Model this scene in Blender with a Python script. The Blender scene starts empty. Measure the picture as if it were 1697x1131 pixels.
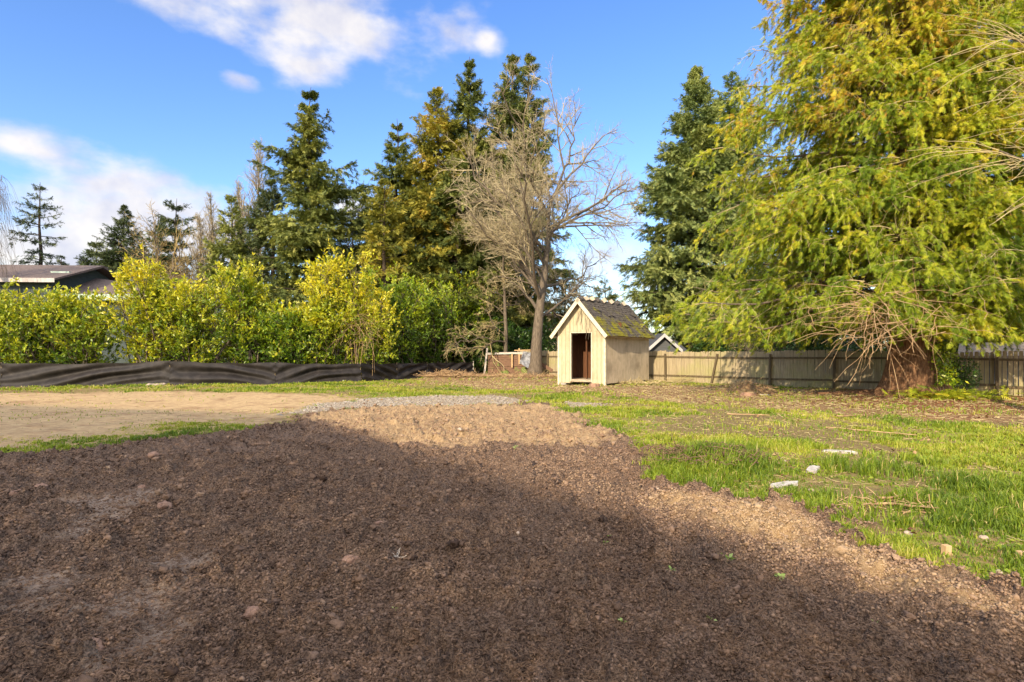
import bpy, math, numpy as np
from mathutils import Vector
R = math.radians
scene = bpy.context.scene
# ------------------------------------------------------------------ camera
FPX, CX, HY, CH = 942.8, 848.5, 583.0, 1.55      # focal length in photo pixels, centre column, horizon row, eye height
cd = bpy.data.cameras.new('camera'); cam = bpy.data.objects.new('camera', cd); scene.collection.objects.link(cam)
cd.lens = 20; cd.sensor_width = 36; cd.clip_end = 3000; cd.clip_start = 0.05
cd.shift_y = 17.5/1697
cam.location = (0, 0, CH); cam.rotation_euler = (R(90), 0, 0)
scene.camera = cam
# ------------------------------------------------------------------ sun, sky, exposure
SUN_EL = 26.0
SUN_AZ = math.atan2(-0.43, -0.90)                  # where the sun stands: behind the camera, to the left
sl = bpy.data.lights.new('sun', 'SUN'); sun = bpy.data.objects.new('sun', sl); scene.collection.objects.link(sun)
sl.energy = 3.1; sl.angle = R(0.5); sl.color = (1.0, 0.82, 0.58)
el = R(SUN_EL)
sdir = Vector((math.sin(SUN_AZ)*math.cos(el), math.cos(SUN_AZ)*math.cos(el), math.sin(el)))
sun.rotation_euler = sdir.to_track_quat('Z', 'Y').to_euler()
scene.view_settings.view_transform = 'Standard'; scene.view_settings.look = 'None'
scene.view_settings.exposure = 1.05; scene.view_settings.gamma = 1

world = bpy.data.worlds.new('World'); scene.world = world; world.use_nodes = True
def build_world():
    nt = world.node_tree; nt.nodes.clear(); N = nt.nodes; Lk = nt.links
    out = N.new('ShaderNodeOutputWorld'); bg = N.new('ShaderNodeBackground'); bg.inputs[1].default_value = 0.15
    sky = N.new('ShaderNodeTexSky'); sky.sky_type = 'NISHITA'; sky.sun_disc = False
    sky.sun_elevation = R(SUN_EL); sky.sun_rotation = SUN_AZ; sky.air_density = 1.0; sky.dust_density = 0.7; sky.ozone_density = 2.5
    hs = N.new('ShaderNodeHueSaturation'); hs.inputs['Saturation'].default_value = 1.21; hs.inputs['Value'].default_value = 1.14; hs.inputs['Hue'].default_value = 0.512; hs.inputs['Value'].default_value = 1.0
    Lk.new(sky.outputs[0], hs.inputs['Color'])
    tc = N.new('ShaderNodeTexCoord'); sx = N.new('ShaderNodeSeparateXYZ'); Lk.new(tc.outputs['Generated'], sx.inputs[0])
    def m(op, a, b=None, c=None):
        n = N.new('ShaderNodeMath'); n.operation = op
        for i, v in enumerate((a, b, c)):
            if v is None: continue
            if isinstance(v, (int, float)): n.inputs[i].default_value = v
            else: Lk.new(v, n.inputs[i])
        return n.outputs[0]
    az = m('ARCTAN2', sx.outputs[0], sx.outputs[1]); ele = m('ARCSINE', sx.outputs[2])
    cb = N.new('ShaderNodeCombineXYZ'); Lk.new(az, cb.inputs[0]); Lk.new(ele, cb.inputs[1])
    nz = N.new('ShaderNodeTexNoise'); nz.inputs['Scale'].default_value = 9; nz.inputs['Detail'].default_value = 9; nz.inputs['Roughness'].default_value = 0.52
    mp = N.new('ShaderNodeMapping'); mp.inputs['Scale'].default_value = (0.8, 1.5, 1); Lk.new(cb.outputs[0], mp.inputs[0]); Lk.new(mp.outputs[0], nz.inputs['Vector'])
    # clouds: azimuth, elevation, half widths (degrees), weight
    blobs = [(-26, 28.8, 7, 2.8, .9), (-17, 29.6, 9, 3.4, 1.05), (-13, 29.6, 3.5, 3.0, .95), (-20.5, 25.3, 4.4, 1.7, .95), (-25.5, 23.4, 2.2, .9, .75),
             (-2.2, 28.6, 1.6, 1.2, .80), (-41, 15.3, 3.6, 1.3, 1.15), (-39.5, 11.5, 2.2, 1.1, .7), (-35.5, 8.6, 4.8, 2.8, 1.55), (-31, 10.0, 3.8, 2.4, 1.5), (-37.5, 5.5, 3.5, 1.3, 1.1),
             (-36, 6, 5, 1.8, .9), (-16.2, 13.5, 2.5, 1.7, .9), (8.5, 7, 6, 4.2, .95), (12, 5, 5, 3, .9), (15.8, 18, 1.2, 1.1, .65), (34, 17, 5, 3, .85), (30, 9, 9, 4, .8), (-52, 8, 9, 4, .9), (50, 12, 9, 4, .9),
             (62, 30, 14, 5, .9), (-70, 22, 12, 4, .9)]
    tot = None
    for a, e, sa, se, w in blobs:
        s = N.new('ShaderNodeVectorMath'); s.operation = 'SUBTRACT'; Lk.new(cb.outputs[0], s.inputs[0]); s.inputs[1].default_value = (R(a), R(e), 0)
        q = N.new('ShaderNodeVectorMath'); q.operation = 'MULTIPLY'; Lk.new(s.outputs[0], q.inputs[0]); q.inputs[1].default_value = (1/R(sa), 1/R(se), 0)
        l = N.new('ShaderNodeVectorMath'); l.operation = 'LENGTH'; Lk.new(q.outputs[0], l.inputs[0])
        v = m('MULTIPLY_ADD', l.outputs['Value'], -0.55, w)
        tot = v if tot is None else m('SMOOTH_MAX', tot, v, .15)
    # unseen bright cloud added overhead and behind the camera as fill light
    zen = m('MULTIPLY_ADD', ele, 2.6, -1.75); back = m('MULTIPLY_ADD', sx.outputs[1], -1.5, -.15)
    tot = m('SMOOTH_MAX', tot, m('MINIMUM', m('MAXIMUM', zen, back), .95), .1)
    d = m('MULTIPLY_ADD', nz.outputs[0], 2.6, -1.3); d = m('ADD', tot, d)
    mr = N.new('ShaderNodeMapRange'); mr.interpolation_type = 'SMOOTHSTEP'; Lk.new(d, mr.inputs[0])
    mr.inputs[1].default_value = 0.20; mr.inputs[2].default_value = 1.05
    mb = N.new('ShaderNodeMapRange'); Lk.new(m('MAXIMUM', zen, back), mb.inputs[0]); mb.inputs[1].default_value = 0; mb.inputs[2].default_value = .8; mb.inputs[3].default_value = 3.6; mb.inputs[4].default_value = 9.0; bright = mb.outputs[0]  # added fill cloud is made far brighter than the clouds in view
    # cloud body brightness
    nz2 = N.new('ShaderNodeTexNoise'); nz2.inputs['Scale'].default_value = 14; nz2.inputs['Detail'].default_value = 5; Lk.new(cb.outputs[0], nz2.inputs['Vector'])
    cr = N.new('ShaderNodeValToRGB'); Lk.new(nz2.outputs[0], cr.inputs[0])
    cr.color_ramp.elements[0].position = .3; cr.color_ramp.elements[0].color = (.62, .63, .76, 1)
    cr.color_ramp.elements[1].position = .6; cr.color_ramp.elements[1].color = (.97, .92, .88, 1)
    vs = N.new('ShaderNodeVectorMath'); vs.operation = 'SCALE'; Lk.new(cr.outputs[0], vs.inputs[0]); Lk.new(bright, vs.inputs['Scale'])
    mx = N.new('ShaderNodeMix'); mx.data_type = 'RGBA'
    fac = m('MULTIPLY', mr.outputs[0], 0.93)
    Lk.new(fac, mx.inputs[0]); Lk.new(hs.outputs[0], mx.inputs[6]); Lk.new(vs.outputs[0], mx.inputs[7])
    Lk.new(mx.outputs[2], bg.inputs[0]); Lk.new(bg.outputs[0], out.inputs[0])
build_world()

# ------------------------------------------------------------------ maths helpers
rng = np.random.default_rng(7)
def G(px, py):                                   # a point of the ground plane seen at a photo pixel
    d = FPX*CH/(py-HY); return ((px-CX)/FPX*d, d)
def W(px, d): return (px-CX)/FPX*d               # sideways position of a column at a depth
def Z(py, d): return CH+(HY-py)/FPX*d            # height of a row at a depth
def hsh(i, j, k, s):
    n = (i.astype(np.int64)*374761393 + j.astype(np.int64)*668265263 + k.astype(np.int64)*2147483647 + s*1274126177) & 0xFFFFFFFF
    n = ((n ^ (n >> 13))*1274126177) & 0xFFFFFFFF
    n = ((n ^ (n >> 16))*2246822519) & 0xFFFFFFFF
    return ((n ^ (n >> 15)) & 0xFFFFFF)/float(0xFFFFFF)
def vnoise(x, y, z=0.0, s=0):
    x = np.asarray(x, float); y = np.asarray(y, float); z = np.zeros_like(x)+z
    i, j, k = np.floor(x), np.floor(y), np.floor(z); f, g, h = x-i, y-j, z-k
    f = f*f*(3-2*f); g = g*g*(3-2*g); h = h*h*(3-2*h); r = 0
    for a in (0, 1):
        for b in (0, 1):
            for c in (0, 1):
                r = r + (f if a else 1-f)*(g if b else 1-g)*(h if c else 1-h)*hsh(i+a, j+b, k+c, s)
    return r
def vn2(x, y, s=0):
    x = np.asarray(x, float); y = np.asarray(y, float)
    i, j = np.floor(x), np.floor(y); f, g = x-i, y-j
    f = f*f*(3-2*f); g = g*g*(3-2*g); r = 0; k = np.zeros_like(i)
    for a in (0, 1):
        for b in (0, 1):
            r = r + (f if a else 1-f)*(g if b else 1-g)*hsh(i+a, j+b, k, s)
    return r
def fbm(x, y, o=4, s=0, rough=.5):
    r = 0; a = 1; t = 0; c, q = math.cos(.6), math.sin(.6)
    for k in range(o):
        r = r + a*vn2(x, y, s+k*17); t += a; a *= rough; x, y = 2.03*(c*x-q*y)+3.1, 2.03*(q*x+c*y)+1.7
    return r/t
def sstep(a, b, x):
    t = np.clip((x-a)/(b-a), 0, 1); return t*t*(3-2*t)
def sdf(poly, x, y):                              # signed distance, positive inside
    P = np.array(poly, float); d = np.full(np.shape(x), 1e9); ins = np.zeros(np.shape(x), bool)
    for a, b in zip(P, np.roll(P, -1, 0)):
        e = b-a; t = np.clip(((x-a[0])*e[0]+(y-a[1])*e[1])/(e@e), 0, 1)
        d = np.minimum(d, np.hypot(x-a[0]-t*e[0], y-a[1]-t*e[1]))
        c = ((a[1] > y) != (b[1] > y)) & (x < (b[0]-a[0])*(y-a[1])/((b[1]-a[1]) or 1e-9)+a[0]); ins ^= c
    return np.where(ins, d, -d)
def unit(v): return v/np.maximum(np.linalg.norm(v, axis=-1, keepdims=True), 1e-9)

# ------------------------------------------------------------------ object helpers
def tag(o, label=None, cat=None, group=None, kind=None):
    if label: o['label'] = label
    if cat: o['category'] = cat
    if group: o['group'] = group
    if kind: o['kind'] = kind
    return o
def empty(name, loc, label, cat, group=None, rz=0):
    o = bpy.data.objects.new(name, None); scene.collection.objects.link(o); o.location = loc; o.rotation_euler = (0, 0, rz)
    return tag(o, label, cat, group)
def mk(name, V, F, m, parent=None, tint=None, smooth=False, attrs=None):
    """one mesh object; V (n,3); F list of (k,s) index arrays; local to the parent"""
    V = np.asarray(V, np.float32)
    if not isinstance(F, list): F = [F]
    F = [np.asarray(f, np.int32) for f in F if len(f)]
    me = bpy.data.meshes.new(name); me.vertices.add(len(V)); me.vertices.foreach_set('co', V.ravel())
    li = np.concatenate([f.ravel() for f in F]); sizes = np.concatenate([np.full(len(f), f.shape[1], np.int32) for f in F])
    me.loops.add(len(li)); me.loops.foreach_set('vertex_index', li)
    st = np.concatenate([[0], np.cumsum(sizes)[:-1]]).astype(np.int32)
    me.polygons.add(len(sizes)); me.polygons.foreach_set('loop_start', st)
    if smooth: me.polygons.foreach_set('use_smooth', np.ones(len(sizes), bool))
    me.update(calc_edges=True)
    if tint is not None: attrs = dict(attrs or {}, tint=tint)
    for k, v in (attrs or {}).items():
        a = me.attributes.new(k, 'FLOAT', 'POINT'); a.data.foreach_set('value', np.asarray(v, np.float32).ravel())
    me.materials.append(m)
    o = bpy.data.objects.new(name, me); scene.collection.objects.link(o)
    if parent is not None: o.parent = parent
    return o
class MB:
    """collects boxes, prisms and free faces and links them as ONE mesh"""
    def __init__(s): s.v = []; s.f = []
    def poly(s, pts, fs):
        n = len(s.v); s.v += [tuple(p) for p in pts]; s.f += [tuple(i+n for i in f) for f in fs]
    def box(s, x0, x1, y0, y1, z0, z1):
        s.poly([(x0,y0,z0),(x1,y0,z0),(x1,y1,z0),(x0,y1,z0),(x0,y0,z1),(x1,y0,z1),(x1,y1,z1),(x0,y1,z1)],
               [(0,3,2,1),(4,5,6,7),(0,1,5,4),(1,2,6,5),(2,3,7,6),(3,0,4,7)])
    def bar(s, a, b, w, h, up=(0,0,1)):
        a = Vector(a); b = Vector(b); d = (b-a).normalized(); u = Vector(up)
        if abs(d.dot(u)) > .98: u = Vector((0,1,0))
        r = d.cross(u).normalized(); u = r.cross(d).normalized(); P = []
        for c in (a, b):
            for i, j in ((-1,-1),(1,-1),(1,1),(-1,1)): P.append(c + r*(i*w/2) + u*(j*h/2))
        s.poly(P, [(0,3,2,1),(4,5,6,7),(0,1,5,4),(1,2,6,5),(2,3,7,6),(3,0,4,7)])
    def prism(s, pts, ext):                       # pts: planar loop of 3-D points, ext: extrusion vector
        n = len(pts); e = Vector(ext); Q = [Vector(p) for p in pts]; Q = Q + [q+e for q in Q]
        s.poly(Q, [tuple(range(n-1, -1, -1)), tuple(range(n, 2*n))]+[(i, (i+1) % n, n+(i+1) % n, n+i) for i in range(n)])
    def build(s, name, m, parent=None, bevel=0, attrs=None):
        me = bpy.data.meshes.new(name); me.from_pydata(s.v, [], s.f); me.update(); me.materials.append(m)
        import bmesh
        bm = bmesh.new(); bm.from_mesh(me); bmesh.ops.recalc_face_normals(bm, faces=bm.faces); bm.to_mesh(me); bm.free()
        o = bpy.data.objects.new(name, me); scene.collection.objects.link(o)
        if parent is not None: o.parent = parent
        if bevel:
            b = o.modifiers.new('bevel', 'BEVEL'); b.width = bevel; b.segments = 2; b.limit_method = 'ANGLE'
        return o
def tubes(P, Rr, sides=5, cap=True):
    """P (n,k,3), Rr (n,k) -> verts, quads"""
    n, k, _ = P.shape
    T = np.empty_like(P); T[:, 1:-1] = P[:, 2:]-P[:, :-2]; T[:, 0] = P[:, 1]-P[:, 0]; T[:, -1] = P[:, -1]-P[:, -2]; T = unit(T)
    ref = np.where(np.abs(T[:, :1, 2:3]) > .9, np.array([1., 0, 0]), np.array([0, 0, 1.]))
    A = unit(np.cross(T, np.broadcast_to(ref, T.shape))); B = np.cross(T, A)
    th = np.arange(sides)*2*math.pi/sides
    V = P[:, :, None] + Rr[:, :, None, None]*(A[:, :, None]*np.cos(th)[None, None, :, None] + B[:, :, None]*np.sin(th)[None, None, :, None])
    idx = np.arange(n*k*sides).reshape(n, k, sides); nx = np.roll(idx, -1, 2)
    F = np.stack([idx[:, :-1], nx[:, :-1], nx[:, 1:], idx[:, 1:]], -1).reshape(-1, 4)
    return V.reshape(-1, 3), F
def merge(parts):
    V = []; F = []; n = 0
    for v, f in parts: V.append(v); F.append(np.asarray(f)+n); n += len(v)
    return np.concatenate(V), F
def kids(P, c, t0, t1, ang, length, g=0.0, k=5, wig=.08, flat=0.0, jit=.35, up=0.0):
    """c children on each polyline of P (n,k,3). ang: (lo,hi) degrees off the parent; length: function(t, parentlength, n) ; g: bend up(+)/down(-)"""
    n, kk, _ = P.shape
    t = t0+(t1-t0)*(np.arange(c)[None]+rng.random((n, c)))/c
    f = t*(kk-1); i = np.minimum(f.astype(int), kk-2); fr = (f-i)[..., None]; r = np.arange(n)[:, None]
    S = P[r, i]*(1-fr)+P[r, i+1]*fr; T = unit(P[r, i+1]-P[r, i])
    PL = np.linalg.norm(P[:, -1]-P[:, 0], axis=-1)[:, None]*np.ones((1, c))
    Q = rng.normal(size=(n, c, 3)); Q = Q-T*(Q*T).sum(-1, keepdims=True); Q = unit(Q)
    if flat:
        sd = unit(np.cross(T, np.array([0, 0, 1.]))); sg = np.where((np.arange(c) % 2)[None, :, None] == 0, 1., -1.)
        Q = unit(Q*(1-flat)+sd*sg*flat)
    a = np.radians(rng.uniform(ang[0], ang[1], (n, c)))[..., None]
    D = unit(T*np.cos(a)+Q*np.sin(a)+np.array([0, 0, up])).reshape(-1, 3)
    L = (length(t, PL)*rng.uniform(1-jit, 1+jit, (n, c))).reshape(-1)
    S = S.reshape(-1, 3); s = np.linspace(0, 1, k); w = np.cumsum(rng.normal(size=(n*c, k, 3))*wig, 1); w[:, 0] = 0
    g = g if np.ndim(g) == 0 else np.asarray(g)
    C = S[:, None]+L[:, None, None]*(D[:, None]*s[None, :, None]+w*s[None, :, None]+np.array([0, 0, 1.])*g*(s**2)[None, :, None])
    return C, t.reshape(-1), L
def along(P, m, t0=.1, t1=1.0):
    """m points and tangents per polyline"""
    n, kk, _ = P.shape
    t = t0+(t1-t0)*rng.random((n, m)); f = t*(kk-1); i = np.minimum(f.astype(int), kk-2); fr = (f-i)[..., None]; r = np.arange(n)[:, None]
    return (P[r, i]*(1-fr)+P[r, i+1]*fr).reshape(-1, 3), unit(P[r, i+1]-P[r, i]).reshape(-1, 3)
LEAF = (np.array([(0,0,0),(.45,.5,.12),(1,0,-.12),(.45,-.5,.12)]), np.array([(0,1,2,3)]))
def spray_t(nl, spread, wide, droop=0.0):
    v = []; f = []
    for i in range(nl):
        t = .05+.8*i/nl; sd = 1 if i % 2 else -1; l = spread*(1-.55*t)
        n = len(v); v += [(t-.04*wide, 0, 0), (t+.10*wide, 0, .02), (t+.16+.12*l, sd*l, -droop*l)]; f.append((n, n+1, n+2))
    n = len(v); v += [(0, -.05*wide, 0), (0, .05*wide, 0), (1, 0, -droop*.4)]; f.append((n, n+1, n+2))
    return np.array(v, float), np.array(f)
SPRAY = spray_t(8, .5, 1.7); FROND = spray_t(9, .46, .95, .25); SPRAY5 = spray_t(6, .55, 1.6)
def place(tpl, P, A, Nn, L, Wd, tint):
    T, TF = tpl; A = unit(A); S = unit(np.cross(Nn, A)); N2 = np.cross(A, S); L = L[:, None, None]; Wd = Wd[:, None, None]
    V = P[:, None]+L*T[None, :, 0:1]*A[:, None]+Wd*(T[None, :, 1:2]*S[:, None]+T[None, :, 2:3]*N2[:, None])
    n = len(P); m = len(T)
    F = (TF[None]+(np.arange(n)*m)[:, None, None]).reshape(-1, TF.shape[1])
    return V.reshape(-1, 3), F, np.repeat(tint, m)
def clump(P, sc, s=0): return vnoise(P[:, 0]*sc+50, P[:, 1]*sc+50, P[:, 2]*sc+50, s)

# ------------------------------------------------------------------ materials
def newmat(name):
    m = bpy.data.materials.new(name); m.use_nodes = True; nt = m.node_tree; b = nt.nodes['Principled BSDF']
    return m, nt, b
def node(nt, t, **kw):
    n = nt.nodes.new(t)
    for k, v in kw.items():
        if k.startswith('i_'):
            key = k[2:]; key = int(key) if key.isdigit() else key.replace('_', ' ')
            n.inputs[key].default_value = v
        else: setattr(n, k, v)
    return n
def ramp(nt, fac, stops):
    r = node(nt, 'ShaderNodeValToRGB'); e = r.color_ramp.elements
    while len(e) < len(stops): e.new(.5)
    for x, (p, c) in zip(e, stops): x.position = p; x.color = (*c, 1)
    if fac is not None: nt.links.new(fac, r.inputs[0])
    return r.outputs[0]
def noise(nt, scale, detail=5, rough=.55, vec=None, dist=0):
    n = node(nt, 'ShaderNodeTexNoise', i_Scale=scale, i_Detail=detail, i_Roughness=rough, i_Distortion=dist)
    if vec is not None: nt.links.new(vec, n.inputs['Vector'])
    return n.outputs[0]
def objco(nt, scale=(1,1,1)):
    t = node(nt, 'ShaderNodeTexCoord'); mp = node(nt, 'ShaderNodeMapping'); mp.inputs['Scale'].default_value = scale
    nt.links.new(t.outputs['Object'], mp.inputs[0]); return mp.outputs[0]
def mixc(nt, fac, a, b):
    m = node(nt, 'ShaderNodeMix', data_type='RGBA')
    for i, v in ((0, fac), (6, a), (7, b)):
        if isinstance(v, (int, float)): m.inputs[i].default_value = v
        elif isinstance(v, tuple): m.inputs[i].default_value = (*v, 1)
        else: nt.links.new(v, m.inputs[i])
    return m.outputs[2]
def mth(nt, op, a, b=None, clamp=False):
    n = node(nt, 'ShaderNodeMath', operation=op, use_clamp=clamp)
    for i, v in ((0, a), (1, b)):
        if v is None: continue
        if isinstance(v, (int, float)): n.inputs[i].default_value = v
        else: nt.links.new(v, n.inputs[i])
    return n.outputs[0]
def bump(nt, b, h, strength=.5, dist=.02):
    n = node(nt, 'ShaderNodeBump', i_Strength=strength, i_Distance=dist); nt.links.new(h, n.inputs['Height']); nt.links.new(n.outputs[0], b.inputs['Normal'])
def surf(name, stops, scale=(1,1,1), ns=6, detail=6, rough=.85, bs=.4, bd=.01, spec=.3, ns2=None, stain=None, dist=0):
    m, nt, b = newmat(name); co = objco(nt, scale); n = noise(nt, ns, detail, .6, co, dist); c = ramp(nt, n, stops)
    if stain:
        c2, s2, lo, hi = stain; n3 = noise(nt, s2, 5, .6, objco(nt)); f = node(nt, 'ShaderNodeMapRange', i_1=lo, i_2=hi); nt.links.new(n3, f.inputs[0]); c = mixc(nt, f.outputs[0], c, c2)
    nt.links.new(c, b.inputs['Base Color']); b.inputs['Roughness'].default_value = rough; b.inputs['Specular IOR Level'].default_value = spec
    n2 = noise(nt, ns2 or ns*4, 4, .6, co); bump(nt, b, n2, bs, bd); return m
def leafmat(name, stops, transl=.35, rough=.5, tcol=(1.0, 1.0, .6), spec=.3):
    m, nt, b = newmat(name); a = node(nt, 'ShaderNodeAttribute', attribute_name='tint'); c = ramp(nt, a.outputs['Fac'], stops)
    nt.links.new(c, b.inputs['Base Color']); b.inputs['Roughness'].default_value = rough; b.inputs['Specular IOR Level'].default_value = spec
    t = node(nt, 'ShaderNodeBsdfTranslucent'); mu = node(nt, 'ShaderNodeMix', data_type='RGBA', blend_type='MULTIPLY'); mu.inputs[0].default_value = 1
    nt.links.new(c, mu.inputs[6]); mu.inputs[7].default_value = (*tcol, 1); nt.links.new(mu.outputs[2], t.inputs[0])
    mx = node(nt, 'ShaderNodeMixShader'); mx.inputs[0].default_value = transl; nt.links.new(b.outputs[0], mx.inputs[1]); nt.links.new(t.outputs[0], mx.inputs[2])
    nt.links.new(mx.outputs[0], nt.nodes['Material Output'].inputs[0]); return m
M = {}
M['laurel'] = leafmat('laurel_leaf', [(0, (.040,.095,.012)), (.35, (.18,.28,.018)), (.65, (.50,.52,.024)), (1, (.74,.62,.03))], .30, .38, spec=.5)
M['laurel_green'] = leafmat('laurel_leaf_green', [(0, (.035,.085,.012)), (.4, (.13,.23,.016)), (.75, (.36,.46,.02)), (1, (.58,.58,.03))], .30, .38, spec=.5)
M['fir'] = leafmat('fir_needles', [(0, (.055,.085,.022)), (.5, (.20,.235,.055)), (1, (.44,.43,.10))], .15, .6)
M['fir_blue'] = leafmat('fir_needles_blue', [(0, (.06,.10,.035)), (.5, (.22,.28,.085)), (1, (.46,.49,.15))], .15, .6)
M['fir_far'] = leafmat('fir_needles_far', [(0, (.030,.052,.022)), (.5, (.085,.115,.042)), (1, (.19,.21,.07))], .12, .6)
M['golden'] = leafmat('golden_cedar', [(0, (.08,.11,.022)), (.45, (.30,.29,.042)), (.8, (.50,.42,.06)), (1, (.54,.36,.07))], .2, .6)
M['cedar'] = leafmat('cedar_fronds', [(0, (.06,.12,.012)), (.3, (.20,.29,.018)), (.6, (.42,.47,.028)), (.82, (.60,.54,.035)), (1, (.52,.27,.04))], .30, .55)
M['shrub'] = leafmat('shrub_leaf', [(0, (.02,.05,.012)), (.5, (.05,.12,.018)), (1, (.14,.22,.03))], .25, .4, spec=.5)
M['grass'] = leafmat('grass_blade', [(0, (.10,.17,.016)), (.4, (.25,.34,.026)), (.75, (.42,.43,.05)), (1, (.55,.43,.19))], .30, .5, (1,.9,.5))
M['dead_leaf'] = leafmat('dead_leaf', [(0, (.12,.055,.025)), (.5, (.30,.16,.07)), (1, (.50,.33,.17))], .2, .7)
M['seedling'] = leafmat('seedling_leaf', [(0, (.30,.42,.10)), (1, (.50,.60,.22))], .35, .5)
M['bark'] = surf('bark_grey', [(.3, (.07,.055,.040)), (.6, (.19,.15,.105)), (.8, (.27,.22,.14))], (3, 3, .6), 6, bs=.8, bd=.03)
M['bark_dark'] = surf('bark_dark', [(.3, (.035,.026,.020)), (.7, (.11,.08,.055))], (3, 3, .5), 6, bs=.8, bd=.04)
M['twig'] = surf('twig_tan', [(.3, (.32,.25,.12)), (.7, (.60,.49,.25))], (1, 1, 1), 3, bs=.2)
M['twig_maple'] = surf('twig_maple', [(.3, (.27,.22,.13)), (.7, (.56,.47,.28))], (1, 1, 1), 3, bs=.2)
M['twig_grey'] = surf('twig_grey', [(.3, (.10,.085,.065)), (.7, (.26,.21,.15))], (1, 1, 1), 3, bs=.2)
M['twig_yellow'] = surf('twig_yellow', [(.3, (.28,.20,.07)), (.7, (.50,.37,.14))], (1, 1, 1), 3, bs=.2)
M['dead_branch'] = surf('dead_branch', [(.3, (.26,.15,.075)), (.7, (.58,.41,.22))], (1, 1, 1), 5, bs=.2)
M['cedar_bark'] = surf('cedar_bark', [(.25, (.08,.038,.020)), (.5, (.27,.14,.07)), (.75, (.52,.32,.17))], (6, 6, .8), 4.5, bs=1, bd=.06)
M['lichen'] = surf('lichen', [(.3, (.20,.17,.06)), (.7, (.40,.34,.13))], (1, 1, 1), 12, bs=.8)
M['shed_paint'] = surf('weathered_cream_paint', [(.2, (.36,.30,.17)), (.5, (.52,.45,.29)), (.8, (.62,.56,.38))], (6, 6, .7), 5, rough=.8, bs=.35, bd=.006, stain=((.42,.32,.18), 1.2, .5, .75))
M['shed_side'] = surf('worn_plywood_side', [(.2, (.36,.28,.17)), (.5, (.61,.50,.34)), (.8, (.74,.63,.45))], (9, 9, .55), 4, rough=.9, bs=.25, bd=.006, stain=((.22,.17,.11), 1.0, .45, .8))
M['trim'] = surf('cream_trim', [(.2, (.50,.43,.28)), (.7, (.72,.66,.50))], (2, 2, 2), 5, rough=.8, bs=.2)
M['door_wood'] = surf('reddish_bare_wood', [(.25, (.06,.025,.012)), (.6, (.15,.065,.03)), (.85, (.24,.12,.06))], (8, 8, .6), 4, rough=.85, bs=.4)
M['floor_wood'] = surf('pale_floor_board', [(.3, (.32,.25,.16)), (.7, (.55,.46,.32))], (1, 5, 5), 4, bs=.3)
M['block'] = surf('concrete_block', [(.3, (.26,.24,.20)), (.7, (.46,.43,.38))], (1,1,1), 12, bs=.5)
M['fence'] = surf('weathered_fence', [(.2, (.19,.15,.09)), (.5, (.38,.31,.19)), (.8, (.54,.45,.29))], (7, 7, .5), 3.5, bs=.6, bd=.01, stain=((.34,.32,.13), .7, .5, .70))
M['fence_rail'] = surf('fence_rail_wood', [(.25, (.075,.055,.03)), (.7, (.19,.145,.08))], (3, 3, 3), 4, bs=.5)
M['fence_post'] = surf('fence_post_wood', [(.25, (.06,.045,.025)), (.7, (.17,.13,.075))], (8, 8, .8), 4, bs=.5)
M['reddish_board'] = surf('reddish_board', [(.2, (.10,.055,.035)), (.6, (.22,.13,.08)), (.85, (.30,.21,.13))], (.6, 6, 6), 4, bs=.5, stain=((.17,.22,.05), 1.3, .55, .62))
M['pale_board'] = surf('pale_board', [(.2, (.34,.30,.25)), (.7, (.62,.57,.50))], (3, 3, 3), 5, bs=.4)
M['tarp'] = surf('grey_tarp', [(.3, (.16,.165,.18)), (.7, (.34,.35,.37))], (1,1,1), 5, rough=.5, bs=.3)
M['bone'] = surf('bleached_wood', [(.2, (.48,.40,.30)), (.7, (.72,.64,.52))], (4,4,4), 6, bs=.4)
M['concrete'] = surf('old_concrete', [(.2, (.26,.23,.18)), (.5, (.48,.44,.38)), (.8, (.68,.65,.58))], (1,1,1), 9, detail=8, bs=.7, bd=.015, stain=((.12,.085,.05), 5, .55, .68))
M['stake'] = surf('cut_stake', [(.3, (.45,.29,.14)), (.7, (.62,.43,.23))], (4,4,1), 6, bs=.2)
M['stone'] = surf('pale_stone', [(.2, (.28,.20,.14)), (.7, (.55,.44,.34))], (1,1,1), 14, bs=.6)
M['gravel'] = surf('grey_gravel', [(.2, (.17,.14,.11)), (.7, (.42,.37,.30))], (1,1,1), 14, bs=.6)
M['red_clod'] = surf('clay_clod', [(.2, (.20,.11,.07)), (.7, (.44,.27,.18))], (1,1,1), 18, bs=1, bd=.02)
M['house_wall'] = surf('grey_green_wall', [(.3, (.05,.068,.068)), (.7, (.085,.105,.10))], (1,1,4), 2, bs=.2)
M['house_trim'] = surf('pale_green_trim', [(.3, (.40,.50,.42)), (.7, (.52,.62,.54))], (1,1,1), 3, bs=.1)
M['fascia'] = surf('weathered_fascia', [(.3, (.42,.37,.34)), (.7, (.58,.53,.50))], (1,1,1), 3, bs=.1)
M['roof_brown'] = surf('brown_shingle', [(.25, (.09,.065,.055)), (.7, (.20,.155,.13))], (1,1,1), 9, bs=.6, bd=.03)
M['roof_red'] = surf('red_brown_roof', [(.25, (.20,.10,.07)), (.7, (.34,.18,.13))], (1,1,1), 9, bs=.6)
M['roof_dark'] = surf('dark_shingle', [(.25, (.045,.048,.055)), (.7, (.10,.105,.115))], (1,1,1), 9, bs=.6)
M['roof_grey'] = surf('grey_shingle', [(.25, (.10,.08,.065)), (.7, (.24,.20,.15))], (1,1,1), 12, bs=.8)
M['beige_wall'] = surf('beige_siding', [(.3, (.50,.42,.30)), (.7, (.62,.53,.39))], (1,1,8), 2, bs=.3)
M['slate_wall'] = surf('slate_siding', [(.3, (.085,.09,.095)), (.7, (.13,.135,.14))], (1,1,8), 2, bs=.2)
M['white_trim'] = surf('white_trim', [(.3, (.42,.41,.40)), (.7, (.55,.54,.52))], (1,1,1), 3, bs=.05)
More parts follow.
